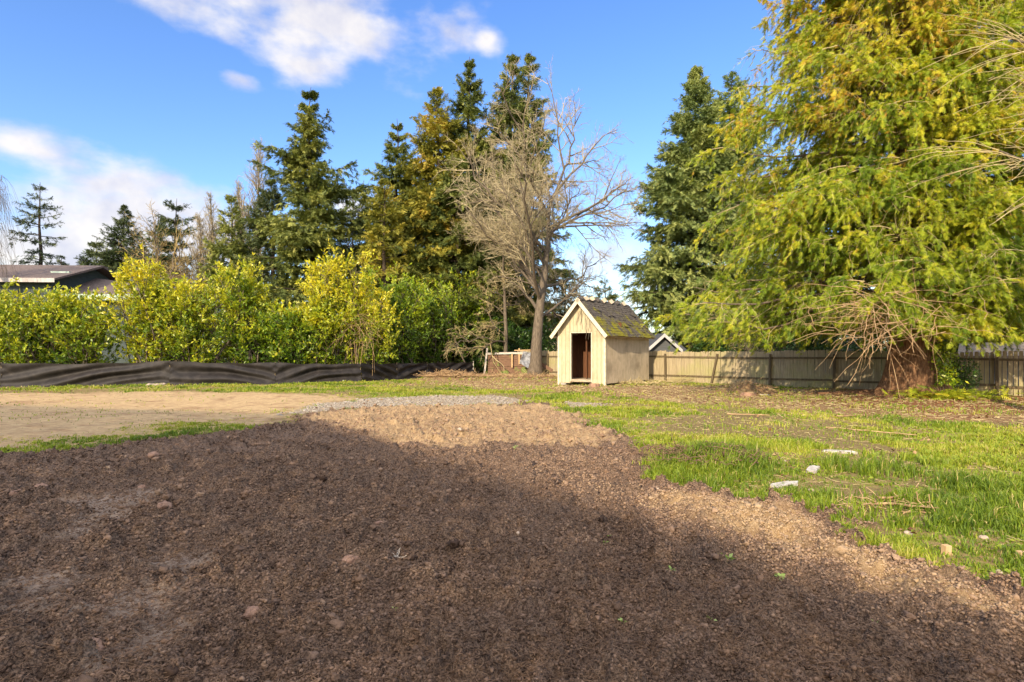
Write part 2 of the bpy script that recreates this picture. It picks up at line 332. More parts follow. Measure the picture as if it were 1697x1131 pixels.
def glass_mat():
    m, nt, b = newmat('window_glass'); b.inputs['Base Color'].default_value = (.03,.04,.05,1); b.inputs['Roughness'].default_value = .08; return m
M['glass'] = glass_mat()
def moss_roof():
    m, nt, b = newmat('mossy_shingle'); co = objco(nt)
    base = ramp(nt, noise(nt, 9, 6, .65, co), [(.3, (.050,.043,.036)), (.7, (.17,.145,.12))])
    moss = ramp(nt, noise(nt, 16, 5, .6, co), [(.3, (.12,.12,.014)), (.7, (.32,.28,.03))])
    sx = node(nt, 'ShaderNodeSeparateXYZ'); nt.links.new(co, sx.inputs[0])
    h = mth(nt, 'MULTIPLY_ADD', sx.outputs[2], -.28); h.node.inputs[2].default_value = 1.02
    f = mth(nt, 'ADD', noise(nt, 1.9, 6, .62, co, .5), mth(nt, 'MULTIPLY', mth(nt, 'SUBTRACT', h, .12), .45))
    mr = node(nt, 'ShaderNodeMapRange', i_1=.51, i_2=.66); nt.links.new(f, mr.inputs[0])
    nt.links.new(mixc(nt, mr.outputs[0], base, moss), b.inputs['Base Color']); b.inputs['Roughness'].default_value = .95; b.inputs['Specular IOR Level'].default_value = .15
    bump(nt, b, noise(nt, 40, 4, .6, co), .9, .03); return m
M['moss_roof'] = moss_roof()
def fabric_mat():
    m, nt, b = newmat('black_woven_fabric'); co = objco(nt)
    c = ramp(nt, noise(nt, 3, 5, .6, co), [(.3, (.012,.010,.009)), (.55, (.024,.020,.018)), (.8, (.052,.043,.037))])
    nt.links.new(c, b.inputs['Base Color']); b.inputs['Roughness'].default_value = .62; b.inputs['Specular IOR Level'].default_value = .3
    w = node(nt, 'ShaderNodeTexWave', wave_type='BANDS', bands_direction='X', i_Scale=14, i_Distortion=1.0); nt.links.new(co, w.inputs[0])
    bump(nt, b, w.outputs[0], .15, .01); return m
M['fabric'] = fabric_mat()

# ------------------------------------------------------------------ ground layout (world metres)
gp = lambda L: [G(*p) for p in L]
SOIL = gp([(-500,772),(0,758),(100,750),(250,733),(400,716),(462,706),(485,690),(560,682),(700,676),(850,670),(905,668),(950,690),(1050,733),(1075,775),(1090,800),(1200,822),(1320,850),(1400,864),(1445,905),(1560,950),(1640,975),(1697,1000),(1900,1090),(2300,1300)])+[(9,-4),(-14,-6),(-22,2)]
DRY_LIT = [gp([(478,696),(560,682),(700,676),(850,670),(930,672),(1040,732),(1000,748),(860,742),(740,748),(640,736),(560,716)]),  # dry soil bands, with sunlit brightness put into their colour
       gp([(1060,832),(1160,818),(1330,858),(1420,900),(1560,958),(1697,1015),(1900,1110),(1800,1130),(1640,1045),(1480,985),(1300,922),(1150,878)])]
LIT_MID = [gp([(640,735),(860,740),(1040,735),(1085,800),(1400,880),(1697,1010),(1900,1120),(1900,1250),(1600,1080),(1300,960),(1100,880),(850,800)])]  # sunlit middle strip of the soil, its light put into the colour
TAN = gp([(-700,652),(0,652),(300,650),(540,655),(600,662),(500,682),(470,700),(400,712),(200,735),(0,752),(-500,768)])
TANG = gp([(-300,760),(0,742),(180,712),(330,700),(420,704),(410,716),(250,735),(100,751),(0,760)])
GRAV = gp([(470,688),(520,672),(620,660),(720,656),(855,658),(868,666),(760,674),(640,678),(540,684)])
GRAV2 = gp([(930,668),(945,664),(1000,668),(990,674),(940,674)])
LITTER = gp([(700,612),(880,618),(1000,640),(1090,636),(1300,644),(1697,650),(2300,655),(2300,740),(1697,704),(1500,690),(1350,688),(1200,672),(1080,662),(940,652),(800,645),(690,636)])
NEED = gp([(1380,640),(1900,640),(2300,690),(1697,690),(1580,694),(1440,684),(1350,665)])
SMOOTH = [(190,835,45,16),(85,972,50,14),(135,895,40,10),(230,1010,60,22),(255,1075,45,40),(190,860,30,10),(60,1015,40,14),(290,940,50,12),(150,840,60,8)]
def masks(x, y):
    x = np.asarray(x, float); y = np.asarray(y, float)
    w = (fbm(x*1.3, y*1.3, 4, 5)-.5)*1.1*np.clip(y/9, .25, 1.3); w2 = (fbm(x*6, y*6, 3, 9)-.5)*.55
    e = np.clip(y/12, .4, 1.5)
    soil = sstep(-.10, .12, (sdf(SOIL, x, y)+w*.8+w2)/e)
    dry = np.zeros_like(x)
    for p in DRY_LIT: dry = np.maximum(dry, sstep(-.25, .45, sdf(p, x, y)+w*.9+w2))
    mid = sstep(-.6, .7, sdf(LIT_MID[0], x, y)+w)
    tan = sstep(-.4, .6, sdf(TAN, x, y)+w+w2*2)*(1-soil)
    tang = sstep(-.5, .5, sdf(TANG, x, y)+w*1.6+w2*3)*(1-soil)
    gx = np.maximum(sdf(GRAV, x, y), sdf(GRAV2, x, y)); grav = sstep(-.2, .3, gx+w*.6+w2)*(1-soil*.6)
    lit = sstep(-1.0, 1.2, sdf(LITTER, x, y)+w*2+w2*3)*(1-soil)
    need = sstep(-1.0, 1.5, sdf(NEED, x, y)+w*2)*(1-soil)
    far = sstep(38, 46, np.hypot(x, y))
    patch = fbm(x*.55+9, y*.55, 4, 31); thin = sstep(.50, .62, patch+w2*.5)
    grass = (1-soil)*(1-grav)*(1-tan*.97)*(1-lit*.88)*(1-thin*.9)
    grass = np.maximum(grass, tang*.85)
    smooth = np.zeros_like(x)
    for px, py, a, b in SMOOTH:
        cx, cy = G(px, py); ax = 1.15*a/FPX*cy; by = 1.5*b*cy*cy/(FPX*CH)
        smooth = np.maximum(smooth, sstep(1.25, .55, np.hypot((x-cx)/ax, (y-cy)/by)+(fbm(x*9, y*9, 3, 77)-.5)*1.4))
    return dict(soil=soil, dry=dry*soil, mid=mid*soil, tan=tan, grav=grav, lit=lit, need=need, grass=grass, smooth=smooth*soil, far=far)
MOUND = [(*G(1150,775), .55, .16), (*G(1215,790), .6, .10), (*G(1235,648), .8, .28), (*G(1500,664), 2.4, .10), (*G(740,628), 1.6, .12)]
def ground_z(x, y, mk_=None, fine=True):
    x = np.asarray(x, float); y = np.asarray(y, float); m = mk_ or masks(x, y)
    z = (fbm(x*.25, y*.25, 3, 3)-.5)*.16*np.clip(np.hypot(x, y)/12, .15, 1)
    for cx, cy, r, h in MOUND: z = z+h*np.exp(-((x-cx)**2+(y-cy)**2)/(r*r))
    near = m['soil']*(1-.88*m['smooth'])
    b1 = np.abs(fbm(x*3.1, y*3.1, 4, 41, .55)-.5)*2; c1 = fbm(x*9, y*9, 4, 43, .62); v = fbm(x*31, y*31, 3, 47, .7)
    z = z+m['soil']*.03+near*(.10*(1-b1)**2-.055 + .095*(c1-.5)*2*.8 + .030*(v-.5)*2)
    u = fbm(x*5.5, y*5.5, 3, 51); z = z+near*.075*sstep(.58, .78, u)
    z = z+(1-m['soil'])*(.014*(fbm(x*5, y*5, 4, 61)-.5)*2*(1-.5*m['tan'])+.03*m['grav']*(fbm(x*14, y*14, 3, 67, .7)-.4))+m['lit']*.02*(c1-.5)
    return z
def ground_mat():
    m, nt, b = newmat('yard_ground')
    A = lambda k: node(nt, 'ShaderNodeAttribute', attribute_name=k).outputs['Fac']
    co = objco(nt)
    n1 = noise(nt, 1.6, 8, .62, co); n2 = noise(nt, 22, 6, .7, co); n3 = noise(nt, 90, 4, .7, co); n4 = noise(nt, 6, 6, .65, co)
    soil = ramp(nt, n2, [(.28, (.075,.047,.032)), (.5, (.29,.192,.128)), (.66, (.44,.30,.20)), (.8, (.54,.39,.27))])
    soil2 = ramp(nt, n1, [(.3, (.12,.080,.055)), (.7, (.32,.22,.15))]); soil = mixc(nt, .4, soil, soil2)
    lit_mid_c = ramp(nt, n2, [(.28, (.12,.078,.054)), (.55, (.30,.205,.14)), (.8, (.43,.31,.21))])  # soil colour of the sunlit middle strip
    dry_lit_c = ramp(nt, n2, [(.25, (.17,.10,.055)), (.5, (.42,.285,.15)), (.8, (.58,.43,.25))])  # dry soil colour, lightened for the sun on it
    c = mixc(nt, mth(nt, 'MULTIPLY', A('mid'), .8), soil, lit_mid_c); c = mixc(nt, ramp(nt, noise(nt, 70, 5, .75, co), [(.44, (.85,.85,.85)), (.56, (0,0,0))]), c, (.045,.030,.022))  # last mix paints shade in the pits between crumbs as dark specks
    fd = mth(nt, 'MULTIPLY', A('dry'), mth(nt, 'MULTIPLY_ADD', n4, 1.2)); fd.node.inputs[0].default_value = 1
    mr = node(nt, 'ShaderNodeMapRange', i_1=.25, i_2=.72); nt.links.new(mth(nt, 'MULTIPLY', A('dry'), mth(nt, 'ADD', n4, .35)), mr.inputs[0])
    c = mixc(nt, mr.outputs[0], c, dry_lit_c)
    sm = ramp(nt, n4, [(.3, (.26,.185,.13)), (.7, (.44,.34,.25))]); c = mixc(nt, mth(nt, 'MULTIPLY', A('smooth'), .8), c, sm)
    turf = ramp(nt, n4, [(.3, (.13,.135,.03)), (.45, (.25,.235,.05)), (.55, (.33,.24,.10)), (.7, (.22,.14,.065))])
    turf2 = ramp(nt, n2, [(.3, (.13,.085,.035)), (.7, (.33,.25,.11))]); mg = node(nt, 'ShaderNodeMapRange', i_1=.05, i_2=.7); nt.links.new(A('grass'), mg.inputs[0])
    t = mixc(nt, mg.outputs[0], turf2, turf)
    tanc = ramp(nt, n4, [(.25, (.30,.19,.09)), (.5, (.54,.38,.19)), (.75, (.70,.53,.29))]); tanc = mixc(nt, .3, tanc, ramp(nt, n2, [(.3, (.24,.14,.075)), (.7, (.68,.50,.29))]))
    tanc = mixc(nt, ramp(nt, noise(nt, 1.1, 8, .7, co, .6), [(.50, (0,0,0)), (.66, (.8,.8,.8))]), tanc, (.26,.145,.075))
    t = mixc(nt, mth(nt, 'MULTIPLY', A('tan'), mth(nt, 'SUBTRACT', 1.0, mth(nt, 'MULTIPLY', A('grass'), .5))), t, tanc)
    gr = ramp(nt, n3, [(.3, (.17,.125,.08)), (.7, (.50,.40,.28))]); t = mixc(nt, mth(nt, 'MULTIPLY', A('grav'), mth(nt, 'MULTIPLY_ADD', n4, 1.6), True), t, gr)
    lt = ramp(nt, n2, [(.3, (.12,.062,.03)), (.5, (.30,.18,.09)), (.75, (.52,.36,.19))]); t = mixc(nt, mth(nt, 'MULTIPLY', A('lit'), .85), t, lt)
    nd = ramp(nt, n2, [(.3, (.13,.05,.022)), (.5, (.27,.12,.055)), (.75, (.42,.23,.11))]); t = mixc(nt, mth(nt, 'MULTIPLY', A('need'), .85), t, nd)
    c = mixc(nt, A('soil'), t, c)
    c = mixc(nt, A('far'), c, (.09,.10,.035))
    nt.links.new(c, b.inputs['Base Color']); b.inputs['Roughness'].default_value = .95; b.inputs['Specular IOR Level'].default_value = .15
    h = mth(nt, 'ADD', mth(nt, 'MULTIPLY', n2, .6), mth(nt, 'MULTIPLY', n3, .4)); bump(nt, b, h, 1.0, .045)
    return m
def build_ground():
    a1 = np.radians(np.linspace(-54, 54, 760)); a2 = np.radians(np.linspace(54, 306, 60))[1:-1]
    an = np.concatenate([a1, a2]); r = [0.25]
    while r[-1] < 900:
        q = r[-1]; r.append(q*(1.12 if q < 2.2 else 1.0042 if q < 9 else 1.009 if q < 40 else 1.16))
    r = np.array(r); RR, AA = np.meshgrid(r, an, indexing='ij'); X = RR*np.sin(AA); Y = RR*np.cos(AA)
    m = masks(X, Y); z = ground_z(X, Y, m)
    z = np.where(RR > 60, z*np.clip(1-(RR-60)/60, 0, 1), z)
    nr, na = X.shape; V = np.stack([X, Y, z], -1).reshape(-1, 3); idx = np.arange(nr*na).reshape(nr, na); nx = np.roll(idx, -1, 1)
    F = np.stack([idx[:-1], idx[1:], nx[1:], nx[:-1]], -1).reshape(-1, 4)
    c = len(V); V = np.vstack([V, [[0, 0, float(z[0].mean())]]]); T = np.stack([idx[0], nx[0], np.full(na, c)], -1)
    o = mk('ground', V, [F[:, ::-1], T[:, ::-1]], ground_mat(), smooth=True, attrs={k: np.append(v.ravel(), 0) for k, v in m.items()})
    o.data.update(); tag(o, kind='structure')
    # make sure the sheet faces up
    if o.data.polygons[1000].normal.z < 0: o.data.flip_normals()
build_ground()
def gz(x, y): return float(ground_z(np.array([x]), np.array([y]))[0])

# ------------------------------------------------------------------ shed
SY = R(37.0)                                       # side walls run 37 degrees right of straight ahead
def build_shed():
    # local: +x along the front towards the right corner, +y into the shed; origin at the front left corner on the ground
    wd, ln = 2.46, 4.70; e = 2.40; rz_ = 4.03; ov = .27; of, ob = .30, .20
    fr = Vector((4.13, 25.2)); fl = (fr.x-math.cos(SY)*wd, fr.y+math.sin(SY)*wd)
    t = empty('garden_shed', (fl[0], fl[1], 0), 'small cream wooden shed with a steep mossy roof and an open doorway', 'shed', rz=-SY)
    sl_ = (rz_-2.30)/(wd/2+ov)                      # roof slope
    zr = lambda x: rz_-.10-abs(x-wd/2)*sl_           # underside of roof at x
    d0, d1, dt, fz = wd-1.80, wd-.68, 2.40, .28
    # front: grooved boards as separate strips
    b = MB(); bw = .205; x = .0; th = .03; gap = .008
    xs = sorted(set([0, wd, d0, d1, wd/2]+[round(i*bw, 3) for i in range(1, int(wd/bw)+1)])); xs = [v for i, v in enumerate(xs) if i == 0 or v-xs[i-1] > .03 or v in (d0, d1, wd)]
    for a, c in zip(xs[:-1], xs[1:]):
        bot = .10 if (c <= d0+.001 or a >= d1-.001) else dt+.002
        a2, c2 = a+gap, c-gap
        b.prism([(a2,0,bot),(c2,0,bot),(c2,0,zr(c2)),(a2,0,zr(a2))], (0, .03, 0))
    b.prism([(0,.032,.12),(d0,.032,.12),(d0,.032,zr(d0)),(0,.032,zr(0))], (0, .015, 0)); b.prism([(d1,.032,.12),(wd,.032,.12),(wd,.032,zr(wd)),(d1,.032,zr(d1))], (0, .015, 0))
    b.prism([(d0,.032,dt),(d1,.032,dt),(d1,.032,zr(d1)),(wd/2,.032,zr(wd/2)),(d0,.032,zr(d0))], (0, .015, 0))
    fw = b.build('front_wall', M['shed_paint'], t)
    # side walls with shallow grooves
    for nm, x0, x1 in (('side_wall', wd-.04, wd), ('side_wall', 0, .04)):
        b = MB(); y = .05
        while y < ln-.01:
            y2 = min(y+.203, ln); b.box(x0, x1, y+.006, y2-.006, .12, min(zr(x0+.02), e+.02)); y = y2
        o1 = x0-.012 if x0 > 1 else x1; b.box(o1, o1+.012, .05, ln, .13, 2.38)
        b.build(nm, M['shed_side'], t)
    b = MB(); b.prism([(0,ln,.12),(wd,ln,.12),(wd,ln,zr(wd)),(wd/2,ln,zr(wd/2)),(0,ln,zr(0))], (0, .03, 0)); b.build('back_wall', M['shed_side'], t)
    for cx in (-.012, wd-.075):
        b = MB(); b.box(cx, cx+.087, -.025, -.002, -.02, zr(cx+.04)-.01); s = cx if cx < 0 else wd+.002; s0 = s if cx > 0 else s-.02
        b.box(s0, s0+.02, -.002, .08, -.02, 2.35); b.build('corner_trim', M['trim'], t, .004)
    # door surround, opening, threshold and floor
    b = MB(); b.box(d0-.015, d0+.03, -.008, .10, fz-.12, dt); b.box(d1-.03, d1+.015, -.008, .10, fz-.12, dt); b.box(d0-.015, d1+.015, -.010, .10, dt, dt+.035); b.build('door_frame', M['trim'], t, .003)
    b = MB(); b.box(d0+.03, d1-.03, -.03, .14, fz-.11, fz-.002); b.build('threshold', M['floor_wood'], t, .004)
    b = MB()
    for i in range(12): b.box(.06+i*.196, .06+i*.196+.19, .15, ln-.05, fz-.05, fz-.012)
    b.build('floor', M['floor_wood'], t)
    # inner partition boards seen through the doorway
    b = MB(); y = 1.7; x = .05
    for i in range(12):
        b.box(x, x+.19, y+(.02 if i % 2 else 0), y+.05, fz, 2.9); x += .196
    b.build('inner_wall', M['door_wood'], t)
    for x0 in (.045, wd-.065):
        b = MB(); b.box(x0, x0+.018, .05, 1.68, fz, 2.35); b.build('lining', M['door_wood'], t)
    b = MB(); b.box(.10, wd-.10, -.006, -.001, 2.455, 2.475); b.build('seam_strip', M['shed_side'], t)
    b = MB(); b.box(d0+.42, d0+.47, .70, .80, fz, 2.6); b.box(d1-.10, d1-.02, .5, .58, fz, 2.5); b.build('stud', M['door_wood'], t)
    dr = MB(); dr.bar((d1-.06,.12,1.15),(d1-.06,.78,1.15),.03,1.72); dd = dr.build('door', M['door_wood'], t, .004)
    k = MB(); k.box(d1-.10, d1-.06, .60, .66, 1.22, 1.26); k.build('latch', M['white_trim'], dd, .006)
    # skids / blocks
    for x in (.12, wd-.40):
        b = MB(); b.box(x, x+.28, .03, .22, -.06, .115); b.build('foundation_block', M['block'], t, .008)
    for y in (1.5, 3.0, 4.4):
        b = MB(); b.box(wd-.30, wd-.05, y, y+.2, -.06, .115); b.build('foundation_block', M['block'], t, .008)
    b = MB()
    for x in (.06, wd/2, wd-.12): b.box(x, x+.09, .25, ln-.02, .10, .225)
    b.build('floor_joist', M['fence_rail'], t)
    # roof: deck plus courses of shingles
    for sg, nm in ((1, 'roof'), (-1, 'roof')):
        b = MB(); cx = wd/2; hw = wd/2+ov; y0, y1 = -of, ln+ob
        L = math.hypot(hw, sl_*hw); ux, uz = hw/L*sg, -sl_*hw/L; nx, nz_ = sl_*hw/L*sg, hw/L
        P = lambda s, y, h: (cx+ux*s+nx*h, y, rz_-.035+uz*s+nz_*h)
        b.poly([P(0,y0,-.045),P(L,y0,-.045),P(L,y1,-.045),P(0,y1,-.045),P(0,y0,-.005),P(L,y0,-.005),P(L,y1,-.005),P(0,y1,-.005)], [(0,1,2,3),(4,5,6,7),(0,1,5,4),(1,2,6,5),(2,3,7,6),(3,0,4,7)])
        nrow = 15; rr = np.random.default_rng(3)
        for i in range(nrow):
            s0, s1 = L*i/nrow, L*(i+1)/nrow+.03; y = y0-.02-.1*(i % 2)
            while y < y1:
                w_ = rr.uniform(.16, .34); a = max(y, y0-.015); c = min(y+w_-.008, y1+.015); h = rr.uniform(0, .010); lift = rr.uniform(.016, .030); dl = rr.uniform(-.012, .03)
                if rr.random() < .035: lift = rr.uniform(.05, .10)
                if c-a > .03 and rr.random() > .015:
                    b.poly([P(s0,a,h-.002),P(s1+dl,a,lift-.014),P(s1+dl,c,lift-.014),P(s0,c,h-.002),P(s0,a,h+.004),P(s1+dl,a,lift),P(s1+dl,c,lift),P(s0,c,h+.004)], [(0,1,2,3),(4,5,6,7),(0,1,5,4),(1,2,6,5),(2,3,7,6),(3,0,4,7)])
                y += w_
        b.build(nm, M['moss_roof'], t)
        # raked fascia (barge board)
        f = MB(); Q = lambda s, h, y: (cx+ux*s+nx*h, y, rz_-.035+uz*s+nz_*h)
        f.prism([Q(-.02 if sg > 0 else .0,-.175,y0-.03),Q(L+.02,-.175,y0-.03),Q(L+.02,-.008,y0-.03),Q(0,-.008,y0-.03)], (0,.025,0)); f.build('barge_board', M['trim'], t, .003)
        f = MB(); f.prism([Q(.0,-.165,y1+.004),Q(L+.0,-.165,y1+.004),Q(L+.0,-.008,y1+.004),Q(0,-.008,y1+.004)], (0,.022,0)); f.build('barge_board', M['trim'], t, .003)
        # eave board
        f = MB(); f.bar((cx+ux*(L-.02)+nx*-.09, y0+.03, rz_-.035+uz*(L-.02)+nz_*-.09), (cx+ux*(L-.02)+nx*-.09, y1-.03, rz_-.035+uz*(L-.02)+nz_*-.09), .022, .08); f.build('eave_board', M['shed_side'], t)
    # ridge caps: lifted, torn shingle caps
    ys = [.0, .45, 1.0, 1.55, 2.2, 2.95, 3.6, 4.35]
    for i, y in enumerate(ys):
        b = MB(); hgt = [.04,.07,.11,.09,.14,.11,.13,.09][i]; w_ = .27
        for sg in (1, -1):
            x0, z0 = wd/2, rz_+.015; ux = sg*.66; uz = -.75
            p = [(x0, y-.25, z0), (x0+ux*.24, y-.25, z0+uz*.24+.02), (x0+ux*.22, y+w_-.2, z0+uz*.22+hgt), (x0, y+w_-.2, z0+hgt)]
            b.prism(p, (sg*.006, 0, .012))
        b.build('ridge_cap', M['moss_roof'] if i % 3 == 0 else M['shed_side'], t)
    # dry vine stems hanging on the gable
    rr = np.random.default_rng(9); Pl = []; 
    for i in range(9):
        x0 = wd/2+rr.uniform(-.1, .55); z0 = 3.5-abs(x0-wd/2)*1.1; n = 7; q = np.zeros((n, 3)); dx = rr.uniform(-.10, .10); L = rr.uniform(.5, 1.15)
        for j in range(n): q[j] = (x0+dx*j/(n-1)*2+rr.normal()*.015, -.035-.02*rr.random(), z0-L*j/(n-1))
        Pl.append(q)
    q = np.zeros((7, 3))
    for j in range(7): q[j] = (-.06+.03*math.sin(j), -.05, 2.3-.30*j)
    Pl.append(q); Pl = np.array(Pl); V, F = tubes(Pl, np.full(Pl.shape[:2], .007), 4); mk('dry_vine', V, F, M['twig_grey'], t)
    return t
build_shed()

# ------------------------------------------------------------------ fences
def build_fence():
    A = Vector((0.35, 37.0)); B = Vector((8.0, 29.5)); C_ = Vector((17.4, 20.4)); D = Vector((26.0, 12.1)); rr = np.random.default_rng(21)
    t = empty('board_fence', (8.0, 29.5, 0), 'long weathered board fence with dark posts behind the shed and the big cedar', 'fence')
    O = Vector((8.0, 29.5))
    def seg(P, Q, n, tag_):
        for i in range(n):
            a = P.lerp(Q, i/n)-O; b = P.lerp(Q, (i+1)/n)-O; d = (b-a).normalized(); nrm = Vector((-d.y, d.x));  # away from camera side?
            if nrm.y > 0: nrm = -nrm                                    # towards the camera
            L = (b-a).length; bd = MB(); s = 0; z0 = -.12; top = 1.57+rr.normal()*.015; sag = rr.normal()*.012
            dark = P.lerp(Q, (i+.5)/n).x > 15.5
            while s < L:
                w_ = rr.uniform(.135, .15); g = rr.uniform(.004, .012) + (rr.uniform(.008, .03) if dark else 0); h = top+rr.normal()*.012+sag*s; lean = rr.normal()*.006
                p = a+d*s; q = a+d*min(s+w_-g, L); off = rr.uniform(0, .006)
                f = [(p.x, p.y, z0), (q.x, q.y, z0), (q.x+d.x*lean, q.y+d.y*lean, h-.03), (q.x-d.x*.03, q.y-d.y*.03, h), (p.x+d.x*.03, p.y+d.y*.03, h), (p.x+d.x*lean, p.y+d.y*lean, h-.03)]
                f = [(x-nrm.x*off, y-nrm.y*off, z) for x, y, z in f]
                bd.prism(f, (nrm.x*-.018, nrm.y*-.018, 0)); s += w_
            bd.build('board_panel', M['fence'], t)
            for z in (.30, 1.28):
                r = MB(); dz = rr.normal()*.015; r.bar((*(a+nrm*.022), z+dz), (*(b+nrm*.022), z+rr.normal()*.015), .038, .085); r.build('rail', M['fence_rail'], t)
            p = MB(); ln_ = .16 if (tag_ == 1 and i == 1) else rr.normal()*.01; q = a+nrm*.095
            p.bar((q.x-d.x*ln_, q.y-d.y*ln_, -.1), (q.x+d.x*ln_, q.y+d.y*ln_, 1.44), .09, .09, up=(nrm.x, nrm.y, 0)); p.build('post', M['fence_post'], t, .006)
    seg(A, B, 4, 0); seg(B, C_, 5, 1); seg(C_, D, 4, 2)
build_fence()

def build_silt():
    pts = np.array([(-30,22.6),(-22,24.5),(-15.7,26.1),(-11.4,27.4),(-7.7,29.0),(-6.3,31.2),(-4.9,33.0),(-4.0,34.2),(-2.45,36.0)])
    tops = [1.02,1.07,1.12,1.02,.95,.92,.90,.90,.89]
    t = empty('silt_fence', (-15.7, 26.1, 0), 'low black fabric silt fence sagging between stakes in front of the laurels', 'fence'); O = np.array([-15.7, 26.1])
    for i in range(len(pts)-1):
        a, b = pts[i], pts[i+1]; n, k = 70, 22; s = np.linspace(0, 1, n)[:, None]; v = np.linspace(0, 1, k)[None]
        L = np.linalg.norm(b-a); d = (b-a)/L; nr = np.array([d[1], -d[0]])
        top = tops[i]+(tops[i+1]-tops[i])*s-.10*np.sin(math.pi*s)**.8*(L/8)-.02*np.sin(s*17+i)
        z = -.05+v*(top+.05)
        # swags: folds running from the top of one post down to the other end
        ph = (v-.85*s if i % 2 else v+.7*s-.6)*13+i*1.3+1.5*np.sin(s*4+i)
        am = .085*np.sin(math.pi*np.clip(v*1.02, 0, 1))*(.4+np.sin(math.pi*s))+.01
        off = am*np.sin(ph+.8*np.sin(s*6+v*3)) + .035*np.sin(ph*.47+1)*np.sin(math.pi*v) + .015*np.sin(s*60*L/8+v*4)*(1-np.abs(2*s-1)*.5)
        edge = np.exp(-((s)/.03)**2)+np.exp(-((1-s)/.03)**2); off = off*(1-.6*edge)+.03*edge*np.sin(v*20+i)
        off = off+.18*(1-v)**3
        X = a[0]-O[0]+d[0]*L*s+nr[0]*off; Y = a[1]-O[1]+d[1]*L*s+nr[1]*off
        V = np.stack([X, Y, z*np.ones_like(X)], -1).reshape(-1, 3); id_ = np.arange(n*k).reshape(n, k)
        F = np.stack([id_[:-1,:-1], id_[1:,:-1], id_[1:,1:], id_[:-1,1:]], -1).reshape(-1, 4)
        mk('fabric_panel', V, F, M['fabric'], t, smooth=True)
        p = MB(); p.bar((a[0]-O[0]-nr[0]*.03, a[1]-O[1]-nr[1]*.03, -.1), (a[0]-O[0]-nr[0]*.03, a[1]-O[1]-nr[1]*.03, tops[i]+.03), .04, .04); p.build('stake', M['fence_rail'], t)
    p = MB(); p.bar((-2.45+15.7, 36-26.1, -.1), (-2.45+15.7, 36-26.1, .95), .045, .045); p.build('stake', M['pale_board'], t)
build_silt()

def build_crib():
    # old board compost bay left of the bare tree
    t = empty('compost_bay', (-1.55, 36.2, 0), 'old bay of reddish horizontal boards with a white leaning post beside the bare tree', 'compost bay')
    rr = np.random.default_rng(5)
    a = Vector((0,0)); b = Vector((2.55, -.55)); b2 = MB()
    for i in range(9):
        z = .12+i*.142; o = rr.normal()*.01; b2.bar((a.x+.02, a.y+o, z+rr.normal()*.008), (b.x, b.y+o, z+rr.normal()*.008), .03, .132)
    b2.build('board_panel', M['reddish_board'], t)
    m = MB(); m.bar((.0,-.06,1.42),(2.5,-.6,1.47),.10,.13); m.build('cap_board', M['pale_board'], t, .006)
    m = MB(); m.bar((-.22,-.10,-.05),(-.02,-.08,1.78),.11,.09); m.build('leaning_post', M['pale_board'], t, .006)
    for x, z0, z1 in ((1.55,.55,1.42),(2.0,.75,1.75)):
        m = MB(); m.bar((x,-.52,z0),(x,-.52,z1),.09,.03); m.build('batten', M['stake'], t, .003)
    m = MB(); m.bar((1.7,-.60,1.62),(3.3,-.8,1.66),.09,.06); m.build('top_rail', M['stake'], t, .004)
    # fallen planks and tarp behind the trunk
    p = empty('plank', (1.0, 35.2, 0), 'dark plank leaning down to the right onto the foot of the bare tree', 'plank'); m = MB(); m.bar((0,0,1.25),(1.5,-.3,.35),.05,.22); m.build('plank_board', M['reddish_board'], p, .004)
    # tarp: crumpled sheet hung over the planks
    n = 26; s, v = np.meshgrid(np.linspace(0, 1, n), np.linspace(0, 1, n), indexing='ij'); wq = fbm(s*5, v*5, 4, 8)
    X = .05+1.15*s-.25*v; Zz = 1.55-.15*s-v*(1.05-.55*np.abs(s-.65)); Y = -.25*v+(wq-.5)*.45
    V = np.stack([X, Y, Zz], -1).reshape(-1, 3); id_ = np.arange(n*n).reshape(n, n); F = np.stack([id_[:-1,:-1], id_[1:,:-1], id_[1:,1:], id_[:-1,1:]], -1).reshape(-1, 4)
    o = mk('tarp', V, F, M['tarp'], smooth=True); o.location = (.65, 35.15, 0); tag(o, 'crumpled grey tarpaulin draped over boards left of the bare tree trunk', 'tarpaulin')
build_crib()

# ------------------------------------------------------------------ houses
def gable_house(name, loc, rz, w, d, eave, rise, wall, roof, label, trim, over=.5, fascia=None):
    t = empty(name, (*loc, 0), label, 'house', rz=rz)      # local: ridge along x
    b = MB(); b.box(0, w, 0, d, -.1, eave-.02)
    b.prism([(0,.002,eave-.02),(0,d-.002,eave-.02),(0,d/2,eave+rise-.12)], (w,0,0)); b.build('wall', wall, t)
    for sg in (0, 1):
        y0 = -over if sg == 0 else d+over; k = rise/(d/2); z0 = eave-over*k
        b = MB(); b.prism([(-over,y0,z0),(-over,d/2,eave+rise),(-over,d/2,eave+rise+.14),(-over,y0,z0+.12)], (w+2*over,0,0)); b.build('roof', roof, t)
        b = MB(); yy = y0-.03 if sg == 0 else y0+.005; b.box(-over-.01, w+over+.01, yy, yy+.025, z0-.12, z0+.13); b.build('fascia', fascia or trim, t)
    return t
def window(t, x0, x1, z0, z1, y, trim):
    b = MB(); q = .07
    b.box(x0-q, x1+q, y-.05, y-.003, z1, z1+q); b.box(x0-q, x1+q, y-.05, y-.003, z0-q, z0); b.box(x0-q, x0, y-.05, y-.003, z0, z1); b.box(x1, x1+q, y-.05, y-.003, z0, z1); b.box((x0+x1)/2-.02, (x0+x1)/2+.02, y-.04, y-.003, z0, z1)
    f = b.build('window', trim, t); g = MB(); g.box(x0, x1, y-.02, y-.004, z0, z1); g.build('pane', M['glass'], f)
